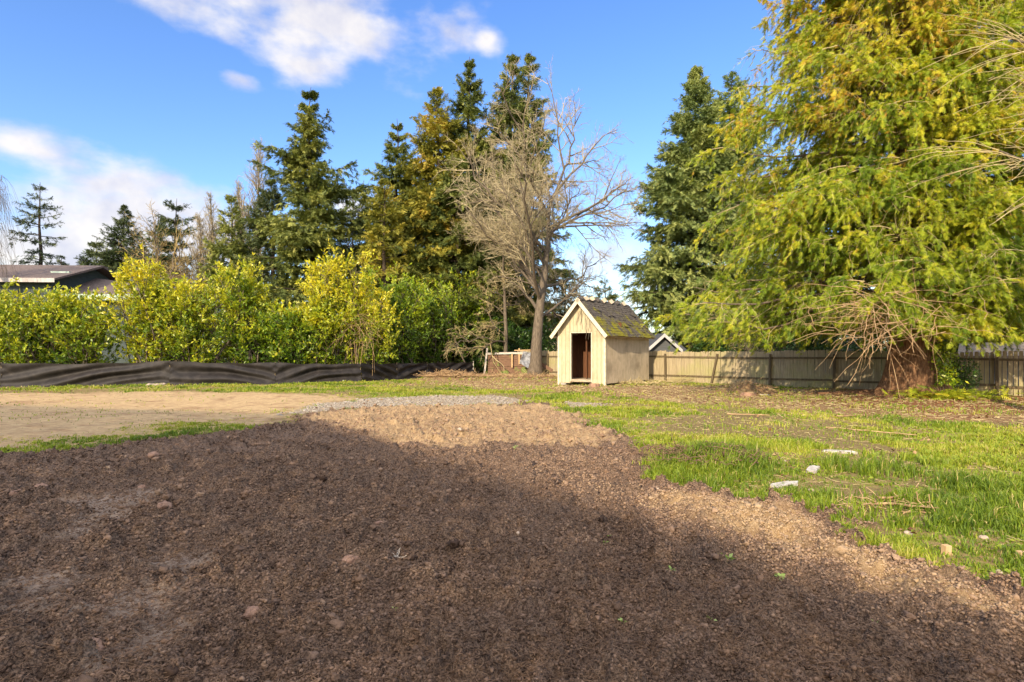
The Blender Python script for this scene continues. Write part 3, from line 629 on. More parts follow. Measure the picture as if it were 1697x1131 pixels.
def build_houses():
    d = 35.0
    t = gable_house('green_house', (W(-260,d), d-1.0), R(4), W(88,d)-W(-260,d), 8, Z(462,d), 1.25, M['house_wall'], M['roof_brown'], 'grey-green house with a low brown roof showing above the laurels at the left edge', M['house_trim'], .6, M['fascia'])
    window(t, 8.2, 10.0, 2.2, 3.6, 0, M['house_trim']); window(t, 4.5, 6.3, 2.2, 3.6, 0, M['house_trim'])
    x0 = W(88,d)-W(-260,d)+.02
    b = MB(); b.box(x0, x0+5.0, .9, 7.5, -.1, Z(486,d)); b.build('wing_wall', M['house_wall'], t)
    b = MB(); ez = Z(487,d); b.poly([(x0-.1,.4,ez),(x0+5.6,.4,ez-.02),(x0+5.6,8,ez-.02),(x0-.1,8,ez),(x0-.1,4.2,ez+1.5),(x0+2.0,4.2,ez+1.2)], [(0,1,5,4),(1,2,5),(2,3,4,5),(0,4,3),(0,3,2,1)]); b.build('wing_roof', M['roof_brown'], t)
    b = MB(); b.box(x0, x0+5.6, .34, .395, ez-.36, ez+.02); b.build('wing_fascia', M['house_trim'], t)
    b = MB(); b.box(x0-.9, x0+.2, 1.2, 1.7, Z(462,d)+.42, Z(462,d)+.60); b.build('roof_vent', M['house_trim'], t)
    d = 46
    t = gable_house('beige_house', (W(852,d), d), R(-3), 9, 7, Z(545,d), 1.35, M['beige_wall'], M['roof_red'], 'beige sided house with a red-brown roof glimpsed behind the bare tree trunk', M['trim'])
    window(t, 1.0, 2.0, 1.2, 2.2, 0, M['trim'])
    # slate house: gable end towards us
    d = 34; x = W(1099, d); h = Z(557, d); ev = Z(583, d)+.1; hw = (W(1119,d)-W(1075,d))/2
    t = empty('slate_house', (x, d, 0), 'dark slate house with white gable trim peeping over the fence right of the shed', 'house')
    b = MB(); b.prism([(-hw,0,-.1),(hw,0,-.1),(hw,0,ev),(0,0,h-.12),(-hw,0,ev)], (0,6,0)); b.build('gable_wall', M['slate_wall'], t)
    for s in (1, -1):
        b = MB(); b.prism([(0,-.3,h),(s*(hw+.25),-.3,ev-.12),(s*(hw+.25),-.3,ev+.03),(0,-.3,h+.15)], (0,7,0)); b.build('roof', M['roof_dark'], t)
        b = MB(); b.prism([(0,-.34,h-.07),(s*(hw+.28),-.34,ev-.20),(s*(hw+.28),-.34,ev+.02),(0,-.34,h+.14)], (0,.03,0)); b.build('barge_board', M['white_trim'], t)
    b = MB(); b.box(hw+.02, hw+1.0, 1.0, 7, -.1, ev-.25); b.build('wall', M['slate_wall'], t)
    b = MB(); b.prism([(hw*.3,.7,ev-.3),(hw*.3,4,ev+.55),(hw*.3,4,ev+.7),(hw*.3,.7,ev-.15)], (1.6,0,0)); b.build('wing_roof', M['roof_dark'], t)
    b = MB(); b.box(.3+hw, hw+1.1, .66, .695, ev-.42, ev-.16); b.build('gutter', M['white_trim'], t)
    d = 44
    t = gable_house('brown_house', (W(1195,d), d), R(-6), 11, 7, Z(582,d), .8, M['slate_wall'], M['roof_brown'], 'low brown-roofed house behind the fence under the left branches of the cedar', M['roof_brown'])
    t = gable_house('low_outbuilding', (W(1610,26), 26), R(-40), 9, 4.5, Z(590,27), .50, M['slate_wall'], M['roof_grey'], 'low building with a pale grey shingle roof over the dark right end of the fence', M['roof_brown'])
    # unseen hedge added behind the camera, loose enough to half shade the foreground
    H = 9.0; k = 1/math.tan(el); ox, oy = .431*k*H, .902*k*H
    sh = [(-27,20.2), (-5.9,14.2), (2.7,3.0), (6.5,-3.2)]
    F = [Vector((x-ox, y-oy)) for x, y in sh]
    t = empty('added_shade_hedge', (F[1].x, F[1].y, 0), 'tall loose hedge added out of view behind the camera to shade the tilled soil', 'hedge')
    Ps = []; st = []
    for a, b in zip(F[:-1], F[1:]):
        a = a-F[1]; b = b-F[1]; L = (b-a).length; n = int(L*H*1050); u = rng.random(n); zz = rng.random(n)*H; d = (b-a)/L
        zz = np.minimum(zz, H-.10*np.abs(rng.normal(size=n))); off = rng.normal(size=n)*.25
        Ps.append(np.stack([a.x+d.x*L*u-d.y*off, a.y+d.y*L*u+d.x*off, zz], -1))
        for q in np.arange(.4, L, 1.1): st.append([a.x+d.x*q, a.y+d.y*q])
    P_ = np.concatenate(Ps); n = len(P_); V, F2, tt = place(LEAF, P_, unit(rng.normal(size=(n, 3))), unit(rng.normal(size=(n, 3))+np.array([0,.3,.5])), rng.uniform(.07, .125, n), rng.uniform(.04, .07, n), rng.random(n))
    mk('foliage', V, F2, M['shrub'], t, tint=tt)
    st = np.array(st); q = np.linspace(0, 1, 5); Q = np.zeros((len(st), 5, 3)); Q[:, :, 0] = st[:, :1]; Q[:, :, 1] = st[:, 1:]; Q[:, :, 2] = q*(H-.4); V, F2 = tubes(Q, (.09*(1-.7*q))[None]*np.ones((len(st), 1)), 6); mk('stems', V, F2, M['bark_dark'], t)
build_houses()

# ------------------------------------------------------------------ trees
def trunk_line(h, k=12, lean=(0, 0), wob=.02):
    s = np.linspace(0, 1, k); w = np.cumsum(rng.normal(size=(k, 2))*wob*h/k*2, 0); w[0] = 0
    P = np.zeros((1, k, 3)); P[0, :, 0] = lean[0]*s*h+w[:, 0]; P[0, :, 1] = lean[1]*s*h+w[:, 1]; P[0, :, 2] = -.1+s*(h+.1); return P
def conifer(name, px, pytop, d, rad, z0, nb, label, m='fir', cat='fir tree', nt_=10, ns=14, size=.55, droop=-.35, up0=.35, whorl=0, lean=(0,0), power=.8, group='conifers beyond the yard', tw=1.0, tbias=0., irr=.28, split=0, barkm='bark_dark', tpl=None, ragged=.0):
    h = Z(pytop, d); rad *= 1.28; t = empty(name, (W(px, d)-lean[0]*h, d, 0), label, cat, group)
    T = trunk_line(h, 14, lean); s = np.linspace(0, 1, 14); TR = (h*.016+.05)*(1-s)[None]+.015
    u = np.sort(rng.random(nb))**.93
    if whorl: u = (np.floor(u*whorl)+rng.random(nb)*.28)/whorl
    zt = z0/h+(1-z0/h)*np.clip(u, 0, .99); f = zt*13; i = np.minimum(f.astype(int), 12); S = T[0, i]*(1-(f-i))[:, None]+T[0, i+1]*(f-i)[:, None]
    az = rng.random(nb)*2*math.pi
    lob = 1+ragged*(np.sin(u*23+np.cos(az)*1.5+px)+np.sin(u*41+np.sin(az)*2+px*.7))*.5
    prof = ((1-u)**power)*(.6+.4*np.minimum((1-u)/.18, 1))*(.55+.45*np.minimum(u/.12, 1)); L = rad*prof*rng.uniform(1-irr*1.6, 1+irr*.6, nb)*lob+.14
    D = np.stack([np.cos(az), np.sin(az), up0*(u*1.6-.25)], -1); D = unit(D); k = 7; q = np.linspace(0, 1, k)
    g = droop*(1-u*.8); tip = .16
    B = S[:, None]+L[:, None, None]*(D[:, None]*q[None, :, None]+np.array([0,0,1.])*((g[:, None]*q**1.6+tip*q**4)[..., None]))
    B = B+np.cumsum(rng.normal(size=B.shape)*.018, 1)*L[:, None, None]*q[None, :, None]
    BR = np.clip(L*.018, .015, .12)[:, None]*(1-q*.85)
    tp = tubes(T, TR, 8); tb = tubes(B, BR, 4); V, F = merge([tp, tb]); mk('trunk', V, F, M[barkm], t, smooth=True)
    Kk, tt, kl = kids(B, nt_, .12, 1.0, (35, 75), lambda t_, pl: tw*pl*(.36*(1-t_)+.10)+.10, g=-.30, k=4, flat=.8, jit=.4)
    sc = np.clip(kl/.6, .6, 1.3)
    P1, A1 = along(Kk, ns, .0, 1.0); szz = np.repeat(sc, ns)
    P2, A2 = along(B, ns*3, .55, 1.0); P2 = P2[: len(P2)]
    P_ = np.concatenate([P1, P2]); A_ = np.concatenate([A1, A2]); szz = np.concatenate([szz, np.full(len(P2), .9)])
    n = len(P_); A_ = unit(A_+rng.normal(size=(n, 3))*.42+np.array([0, 0, -.14])); Nn = unit(np.array([0, 0, 1.])+rng.normal(size=(n, 3))*.5)
    Ls = size*szz*rng.uniform(.45, 1.0, n)*(.55+.45*np.clip((h-P_[:, 2])/(h*.25), 0, 1)); tint = np.clip(.5+tbias+(clump(P_+np.array([px, d, 0])*.37, .9)-.5)*.9+rng.normal(size=n)*.15, 0, 1)
    V, F, tt2 = place(tpl or SPRAY5, P_+rng.normal(size=(n, 3))*.05, A_, Nn, Ls, Ls*.62, tint)
    mk('crown', V, F, M[m], t, tint=tt2); return t
def bare(name, px, d, h, label, cat='bare tree', lean=(0,0), r0=.3, counts=(14,8,7,5,3), spread=(35,70), lens=(.42,.42,.45,.5,.6), grav=(.15,.1,.05,.02,.0), t0=.25, mat='twig_grey', tmat='bark', group=None, fast=0, wig=.06, x=None, weep=0, rmin=.006, shape=None):
    t = empty(name, ((W(px, d) if x is None else x), d, 0), label, cat, group)
    T = trunk_line(h, 12, lean, .03); s = np.linspace(0, 1, 12); TR = (r0*(1-s)**.8+.02)[None]; TR = TR*(1+.45*np.exp(-s*h/.35))[None]
    V, F = tubes(T, TR, 12); mk('trunk', V, F, M[tmat], t, smooth=True)
    P = T; rr_ = r0; parts = []
    for lv, c in enumerate(counts):
        lf = (lambda t_, pl: h*lens[0]*(1.15-t_)) if lv == 0 else (lambda t_, pl, q=lens[lv]: pl*q*(1.2-.75*t_))
        if shape and lv == 0: lf = lambda t_, pl: h*lens[0]*shape(t_)
        kk = (10, 8, 6, 5, 4, 3)[lv]
        P, tt, LL = kids(P, c, t0 if lv == 0 else .15, .98, spread if lv == 0 else (22, 58), lf, g=grav[lv]*(1 if not weep or lv < 2 else 1), k=kk, wig=wig, jit=.35)
        rad = np.clip(LL*.016+.003, rmin, rr_*.5); q = np.linspace(0, 1, kk)
        parts.append(tubes(P, np.maximum(rad[:, None]*(1-.75*q), rmin*.6), 6 if lv < 2 else 3))
    V, F = merge(parts[:2]); mk('limb', V, F, M[tmat], t, smooth=True)
    if len(parts) > 2: V, F = merge(parts[2:]); mk('twigs', V, F, M[mat], t)
    return t, P

FG = 'conifers beyond the yard'
def build_conifers():
    # far small ones on the left
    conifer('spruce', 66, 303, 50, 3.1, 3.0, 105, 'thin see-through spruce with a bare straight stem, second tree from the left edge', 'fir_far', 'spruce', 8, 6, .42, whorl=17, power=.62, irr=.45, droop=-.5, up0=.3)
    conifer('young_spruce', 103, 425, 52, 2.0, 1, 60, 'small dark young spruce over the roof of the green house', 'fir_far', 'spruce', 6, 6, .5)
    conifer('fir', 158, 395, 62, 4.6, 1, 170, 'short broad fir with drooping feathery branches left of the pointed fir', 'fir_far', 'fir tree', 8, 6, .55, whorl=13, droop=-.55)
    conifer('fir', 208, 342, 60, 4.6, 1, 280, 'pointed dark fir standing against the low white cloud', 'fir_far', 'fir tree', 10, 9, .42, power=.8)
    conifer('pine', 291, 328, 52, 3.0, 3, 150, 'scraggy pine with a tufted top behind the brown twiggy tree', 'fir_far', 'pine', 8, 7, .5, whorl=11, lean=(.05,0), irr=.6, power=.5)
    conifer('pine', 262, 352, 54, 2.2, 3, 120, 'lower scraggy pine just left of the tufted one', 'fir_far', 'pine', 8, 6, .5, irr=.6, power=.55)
    conifer('fir', 382, 322, 44, 2.9, 1, 190, 'medium green fir with a smooth cone crown beside the bare poplars', 'fir', 'fir tree', 8, 8, .45, power=.7)
    # big ones
    conifer('douglas_fir', 520, 146, 41, 4.9, 1, 230, 'tall ragged fir standing alone, its sides spreading far out over the yellow laurels', 'fir', 'fir tree', 15, 19, .40, whorl=24, irr=.42, power=.78, droop=-.42, tbias=-.04, ragged=.35)
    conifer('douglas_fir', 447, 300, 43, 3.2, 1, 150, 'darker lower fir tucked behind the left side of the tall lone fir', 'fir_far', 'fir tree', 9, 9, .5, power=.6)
    conifer('douglas_fir', 656, 196, 43, 3.9, 1, 200, 'ragged fir at the left end of the tall central clump', 'fir', 'fir tree', 13, 17, .39, whorl=22, irr=.42, power=.75, tbias=-.08)
    conifer('golden_cedar', 726, 150, 42, 4.0, 1, 240, 'golden brown feathery cedar in the middle of the tall central clump', 'golden', 'cedar', 13, 18, .38, power=.55, droop=-.55, up0=.6)
    conifer('golden_cedar', 640, 300, 38, 2.6, 1, 150, 'lower rusty gold cedar in front of the ragged fir of the clump', 'golden', 'cedar', 8, 9, .45, power=.6, droop=-.5, tbias=-.1)
    conifer('douglas_fir', 783, 94, 44, 3.5, 2, 240, 'tall narrow fir with a bare upper stem in the central clump', 'fir', 'fir tree', 13, 16, .39, whorl=26, power=.66, irr=.4, tbias=-.02)
    conifer('douglas_fir', 842, 86, 45, 3.4, 4, 220, 'tall fir with the left one of the twin tops right of the clump', 'fir', 'fir tree', 13, 16, .39, whorl=24, power=.66, irr=.42)
    conifer('douglas_fir', 874, 80, 47, 3.1, 5, 200, 'tall fir with the right one of the twin tops above the bare tree', 'fir', 'fir tree', 13, 16, .39, whorl=24, power=.66, irr=.42)
    conifer('douglas_fir', 760, 260, 40, 3.9, 1, 200, 'dark bushy fir filling the foot of the central clump', 'fir', 'fir tree', 13, 17, .39, power=.55, tbias=-.15)
    conifer('douglas_fir', 700, 300, 46, 4.2, 1, 190, 'olive fir low in the clump between the golden cedars', 'fir', 'fir tree', 13, 17, .39, power=.5, tbias=-.05)
    conifer('douglas_fir', 812, 230, 49, 4.4, 1, 190, 'olive fir at the back of the clump behind the bare maple', 'fir', 'fir tree', 13, 17, .39, power=.5, tbias=-.1)
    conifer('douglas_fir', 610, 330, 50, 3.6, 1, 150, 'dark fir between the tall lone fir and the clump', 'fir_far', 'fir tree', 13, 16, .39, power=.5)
    conifer('young_fir', 935, 448, 48, 2.2, 1, 90, 'small fir peeking over the shed ridge beside the bare tree', 'fir', 'fir tree', 8, 8, .4)
    conifer('young_fir', 1002, 458, 52, 2.6, 1, 80, 'small thin fir just above the back of the shed roof', 'fir', 'fir tree', 7, 7, .45, whorl=10)
    conifer('blue_fir', 1140, 114, 41, 4.3, 1.5, 390, 'tall dense blue-green fir with the pointed top between shed and cedar', 'fir_blue', 'fir tree', 15, 18, .39, power=.66, tbias=.05, ragged=.18, droop=-.4)
    conifer('blue_fir', 1216, 122, 45, 3.9, 2, 240, 'round-topped blue-green fir half hidden behind the cedar', 'fir_blue', 'fir tree', 13, 17, .392, power=.42, tbias=.12)
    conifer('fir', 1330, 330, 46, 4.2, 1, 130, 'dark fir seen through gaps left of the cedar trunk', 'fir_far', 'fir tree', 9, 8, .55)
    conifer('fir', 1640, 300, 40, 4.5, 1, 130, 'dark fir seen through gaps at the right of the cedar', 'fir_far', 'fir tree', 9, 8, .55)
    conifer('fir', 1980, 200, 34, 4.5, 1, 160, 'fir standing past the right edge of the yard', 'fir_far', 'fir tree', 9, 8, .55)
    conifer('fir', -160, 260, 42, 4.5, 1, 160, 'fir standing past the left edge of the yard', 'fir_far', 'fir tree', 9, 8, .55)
build_conifers()

def build_bare():
    t, P = bare('maple', 886, 34.5, 11.0, 'big bare maple with pale twigs and a dark trunk left of the shed', lean=(.09, 0), r0=.36, counts=(19,10,8,6,3), spread=(38,70), lens=(.50,.44,.46,.5,.6), grav=(.16,.06,.03,.0,-.02), t0=.32, mat='twig_maple', rmin=.0045, wig=.04, shape=lambda t_: 1.22-.25*t_-.3*np.clip(.45-t_,0,1))
    # roots / suckers
    rr = np.random.default_rng(2); n = 60; a = rr.random(n)*2*math.pi; L = rr.uniform(.3, .9, n); q = np.linspace(0, 1, 4)
    S = np.stack([np.cos(a)*.35, np.sin(a)*.35-.1, np.zeros(n)], -1); D = np.stack([np.cos(a)*.7, np.sin(a)*.7, rr.uniform(.2, 1, n)], -1)
    Q = S[:, None]+D[:, None]*(L[:, None]*q)[..., None]; Q[:, :, 2] -= (q**2)[None]*L[:, None]*.3; V, F = tubes(Q, np.full((n, 4), .014)*(1-.6*q), 3); mk('sucker_shoots', V, F, M['twig'], t)
    # ivy and hanging twigs on the left half: second, denser small tree behind
    bare('thorn_tree', 838, 36.5, 8.6, 'tangled pale twiggy small tree behind the left side of the bare maple', lean=(-.03,0), r0=.14, counts=(12,7,7,5), spread=(40,85), lens=(.42,.45,.5,.5), grav=(-.05,-.08,-.10,-.1), t0=.12, mat='twig', rmin=.010, wig=.10)
    # poplars, upright
    for i, (px, top, d, lb) in enumerate([(325,345,50,'bare upright poplar with orange-grey twigs left of the cone-shaped fir'), (347,305,51,'tallest of the bare poplars left of the cone-shaped fir'), (392,285,50,'bare poplar rising directly behind the cone-shaped fir'), (428,218,50,'bare poplar just left of the tall lone fir')]):
        bare('poplar', px, d, Z(top, d)*.94, lb, 'bare tree', r0=.16, counts=(60,8,4), spread=(8,24), lens=(.24,.45,.5), grav=(.35,.2,.1), t0=.15, mat='twig', tmat='twig_grey', group='bare poplars beyond the yard', rmin=.012)
    bare('twiggy_tree', 262, 48, Z(392,48), 'low rounded brown twiggy tree in front of the scraggy pines', r0=.15, counts=(18,8,6,3), spread=(20,45), lens=(.5,.45,.5,.5), grav=(.2,.1,.05,0), t0=.1, mat='twig_yellow', rmin=.012)
    bare('bare_alder', 580, 48, Z(330,48), 'thin bare alder showing through the gap right of the lone fir', r0=.12, counts=(14,7,5,3), spread=(25,50), lens=(.36,.45,.5,.5), grav=(.2,.1,.05,0), mat='twig_grey', rmin=.010)
    # weeping birch at the left edge
    t, P = bare('weeping_birch', -32, 33, Z(265,33), 'weeping birch with hanging bare twigs at the left edge of the photo', 'birch', r0=.2, counts=(14,6), spread=(40,75), lens=(.34,.5), grav=(.1,-.2), t0=.4, mat='twig_grey')
    K, tt, LL = kids(P, 7, .2, 1, (30,80), lambda t_, pl: .9+0*pl, g=-2.6, k=6, wig=.06, jit=.5); V, F = tubes(K, np.full(K.shape[:2], .006)*np.linspace(1.2,.7,6), 3); mk('weeping_twigs', V, F, M['twig_grey'], t)
    # bare branches under the cedar at left, behind the fence
    bare('bare_bush', 1245, 30, 4.2, 'bare grey bush behind the fence below the left branches of the cedar', 'bush', r0=.07, counts=(16,7,5,3), spread=(15,60), lens=(.6,.45,.5,.5), grav=(.1,.05,0,0), t0=.05, mat='twig', rmin=.007)
    # long arching twigs entering from the right
    t, P = bare('willow', 0, 10.5, 9.5, 'bare willow beyond the right edge whose long whips cross in front of the cedar', 'willow', x=12.0, r0=.22, counts=(14,), spread=(50,80), lens=(.30,), grav=(.1,), t0=.25, mat='twig_grey')  if False else (None, None)
    t = empty('willow', (11.9, 11.5, 0), 'bare willow beyond the right edge whose long whips cross in front of the cedar', 'willow')
    T = trunk_line(8.5, 10); V, F = tubes(T, np.linspace(.24, .06, 10)[None], 8); mk('trunk', V, F, M['bark'], t, smooth=True)
    rr = np.random.default_rng(12); n = 8; q = np.linspace(0, 1, 9)
    S = np.stack([np.zeros(n), np.zeros(n), np.linspace(4.4, 8.0, n)], -1); D = unit(np.stack([-np.ones(n), rr.uniform(-.35, .35, n), rr.uniform(.0, .50, n)], -1)); L = rr.uniform(1.0, 1.9, n)
    B = S[:, None]+D[:, None]*(L[:, None]*q)[..., None]+np.array([0,0,1.])*(.10*L[:, None]*q**2)[..., None]
    K, tt, LL = kids(B, 11, .25, 1, (8, 42), lambda t_, pl: 1.7+0*pl, g=-.25, k=10, wig=.012, jit=.45)
    K2, t3, L3 = kids(K, 3, .2, .9, (10, 35), lambda t_, pl: pl*.30, g=-.1, k=5, wig=.02)
    V, F = merge([tubes(B, .05*(1-.7*q)[None]*np.ones((n, 1)), 6)]); mk('limb', V, F, M['bark'], t, smooth=True)
    V, F = merge([tubes(K, np.linspace(.010, .004, 10)[None]*np.ones((len(K), 1)), 4), tubes(K2[::3], np.linspace(.005, .003, 5)[None]*np.ones((len(K2[::3]), 1)), 3)]); mk('whips', V, F, M['twig'], t)
build_bare()

def build_laurels():
    # column, top row, depth, half width m, leaf material, tint bias, label
    L = [(-60, 470, 26.5, 2.6, 'laurel', -.05, 'laurel cut off by the left edge of the photo'),
         (30, 478, 26.8, 2.2, 'laurel', -.02, 'leftmost fully seen laurel, with a slanting bare trunk foot'),
         (118, 478, 27.2, 2.0, 'laurel', -.02, 'laurel in front of the green house wing, with a thick pale curved stem'),
         (228, 416, 27.8, 2.2, 'laurel', .16, 'tall laurel with an orange-yellow crest right of the green house'),
         (300, 466, 28.0, 2.0, 'laurel', .02, 'laurel between the orange-crested one and the tall leafy one'),
         (392, 420, 28.6, 2.2, 'laurel', .00, 'tall leafy laurel with bright top shoots in front of the cone-shaped fir'),
         (452, 515, 29.0, 2.0, 'laurel_green', -.1, 'lower dark green laurel in the dip of the hedge'),
         (505, 492, 29.2, 1.9, 'laurel', .02, 'low yellow-green laurel at the left foot of the brightest one'),
         (556, 400, 30.0, 2.2, 'laurel', .20, 'tallest and brightest yellow laurel under the lone fir'),
         (604, 486, 30.6, 2.0, 'laurel', .05, 'laurel behind the dead bramble tangle'),
         (655, 442, 33.2, 2.5, 'laurel_green', .06, 'rounded green laurel right of the bramble tangle'),
         (715, 474, 35.6, 2.3, 'laurel_green', .0, 'green laurel second from the right end of the hedge'),
         (762, 446, 38.2, 2.4, 'laurel_green', .08, 'broad green laurel at the right end of the hedge')]
    for px, top, d, hw, m, tb, lb in L:
        h = Z(top, d); t = empty('laurel', (W(px, d), d+.6, 0), lb, 'laurel', 'laurels in the hedge behind the silt fence')
        n = 15; q = np.linspace(0, 1, 8); a = rng.random(n)*2*math.pi; sp = np.sqrt(rng.random(n))*hw*.62
        S = np.stack([rng.normal(size=n)*hw*.35, rng.normal(size=n)*.35, np.full(n, -.1)], -1); E = np.stack([np.cos(a)*sp, np.sin(a)*sp*.65, h*rng.uniform(.66, .90, n)], -1)
        mid = rng.normal(size=(n, 3))*.25*np.array([1.5, 1, 0]); B = S[:, None]*(1-q)[None, :, None]+E[:, None]*q[None, :, None]+mid[:, None]*np.sin(q*math.pi)[None, :, None]+np.cumsum(rng.normal(size=(n, 8, 3))*.05, 1)*q[None, :, None]
        K1, t1, l1 = kids(B, 9, .22, .98, (30, 75), lambda t_, pl: hw*.50*(1.15-.55*t_), g=.30, k=5, wig=.06)
        K2, t2, l2 = kids(K1, 5, .25, 1.0, (25, 65), lambda t_, pl: pl*.5+.08, g=.22, k=4, wig=.05)
        rad = rng.uniform(.030, .062, n)[:, None]*(1-.75*q)
        V, F = merge([tubes(B, rad, 6), tubes(K1, np.linspace(.017, .006, 5)[None]*np.ones((len(K1), 1)), 4), tubes(K2, np.linspace(.007, .004, 4)[None]*np.ones((len(K2), 1)), 3)])
        mk('stems', V, F, M['bark'], t, smooth=True)
        lows, tq, ll = kids(B, 6, .03, .40, (40, 85), lambda t_, pl: .55+0*pl, g=.25, k=4)
        P1, A1 = along(K2, 16, .2, 1.05); P2, A2 = along(K1, 12, .4, 1.0); P3, A3 = along(lows, 26, .2, 1.0); P_ = np.concatenate([P1, P2, P3]); A_ = np.concatenate([A1, A2, A3]); N_ = len(P_)
        A_ = unit(A_*.7+rng.normal(size=(N_, 3))*.55+np.array([0, -.05, .18])); Nn = unit(np.array([0, -.35, .8])+rng.normal(size=(N_, 3))*.6)
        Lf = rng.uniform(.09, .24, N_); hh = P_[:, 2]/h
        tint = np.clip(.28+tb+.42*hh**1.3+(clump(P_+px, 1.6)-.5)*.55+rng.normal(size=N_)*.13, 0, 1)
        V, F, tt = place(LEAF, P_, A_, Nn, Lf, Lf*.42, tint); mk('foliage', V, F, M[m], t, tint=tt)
    # dead bramble tangle hanging in the hedge
    t = empty('bramble_tangle', (W(590, 29.0), 29.6, 0), 'tan dead bramble tangle hanging on the laurel hedge', 'brambles')
    n = 90; c = np.array([0, 0, 2.9]); S = c+rng.normal(size=(n, 3))*np.array([.45,.25,.55]); D = unit(rng.normal(size=(n, 3))+np.array([.5,0,.25])); q = np.linspace(0, 1, 8); Ls = rng.uniform(.5, 1.7, n)
    B = S[:, None]+D[:, None]*(Ls[:, None]*q)[..., None]+np.array([0,0,-1.])*(.6*Ls[:, None]*q**2)[..., None]+np.cumsum(rng.normal(size=(n, 8, 3))*.04, 1)
    stem = np.linspace(0, 1, 8); SS = np.zeros((7, 8, 3)); 
    for i in range(7): SS[i, :, 0] = rng.normal()*.25+rng.normal()*.2*stem; SS[i, :, 2] = stem*2.2-.1
    V, F = merge([tubes(B, np.full((n, 8), .006), 3), tubes(SS, np.full((7, 8), .008), 4)]); mk('canes', V, F, M['dead_branch'], t)
    # shrubs
    for px, top, d, hw, lb, dn in [(822, 528, 38.5, 2.3, 'dark green shrub between the hedge and the maple', 9000), (868, 545, 41.0, 1.8, 'dark shrub behind the maple trunk', 6000), (905, 530, 42, 1.7, 'dark leafy shrub between the maple trunk and the shed', 6000)]+[(1215,520,36,2.6,'dark evergreen bush beyond the fence, right of the slate house',9000),(1310,505,34,2.6,'dark evergreen bush beyond the middle of the right fence',9000),(1405,500,33,2.6,'dark evergreen bush beyond the fence just left of the cedar trunk',9000),(1510,500,31,2.6,'dark evergreen bush straight behind the cedar trunk',9000),(1610,510,30,2.4,'dark evergreen bush beyond the fence right of the cedar trunk',9000),(1710,500,29,2.6,'dark evergreen bush beyond the right end of the fence',9000)]:
        h = Z(top, d); t = empty('shrub', (W(px, d), d, 0), lb, 'shrub', 'dark shrubs behind the maple' if px < 1000 else 'evergreen bushes beyond the right fence')
        n = 40; q = np.linspace(0, 1, 5); D = unit(rng.normal(size=(n, 3))*np.array([1,1,.3])+np.array([0,0,.9])); B = D[:, None]*(q[None]*rng.uniform(.5, 1, n)[:, None]*h*.8)[..., None]*np.array([hw/h*1.4, hw/h, 1.1]); V, F = tubes(B, np.full((n, 5), .015), 3); mk('stems', V, F, M['bark_dark'], t)
        v = unit(rng.normal(size=(dn, 3))); r = rng.random(dn)**.4; P_ = v*r[:, None]*np.array([hw, hw*.7, h*.48])+np.array([0, 0, h*.5]); P_ = P_*(1+.25*(clump(P_, 1.5, 3)-.5))[:, None]
        A_ = unit(v+rng.normal(size=(dn, 3))*.6); Nn = unit(rng.normal(size=(dn, 3))*.6+np.array([0,-.3,.8])); Lf = rng.uniform(.12, .22, dn); tint = np.clip(.4+(clump(P_, 1.8, 2)-.5)+rng.normal(size=dn)*.15, 0, 1)
        V, F, tt = place(LEAF, P_, A_, Nn, Lf, Lf*.42, tint); mk('foliage', V, F, M['shrub'], t, tint=tt)
build_laurels()

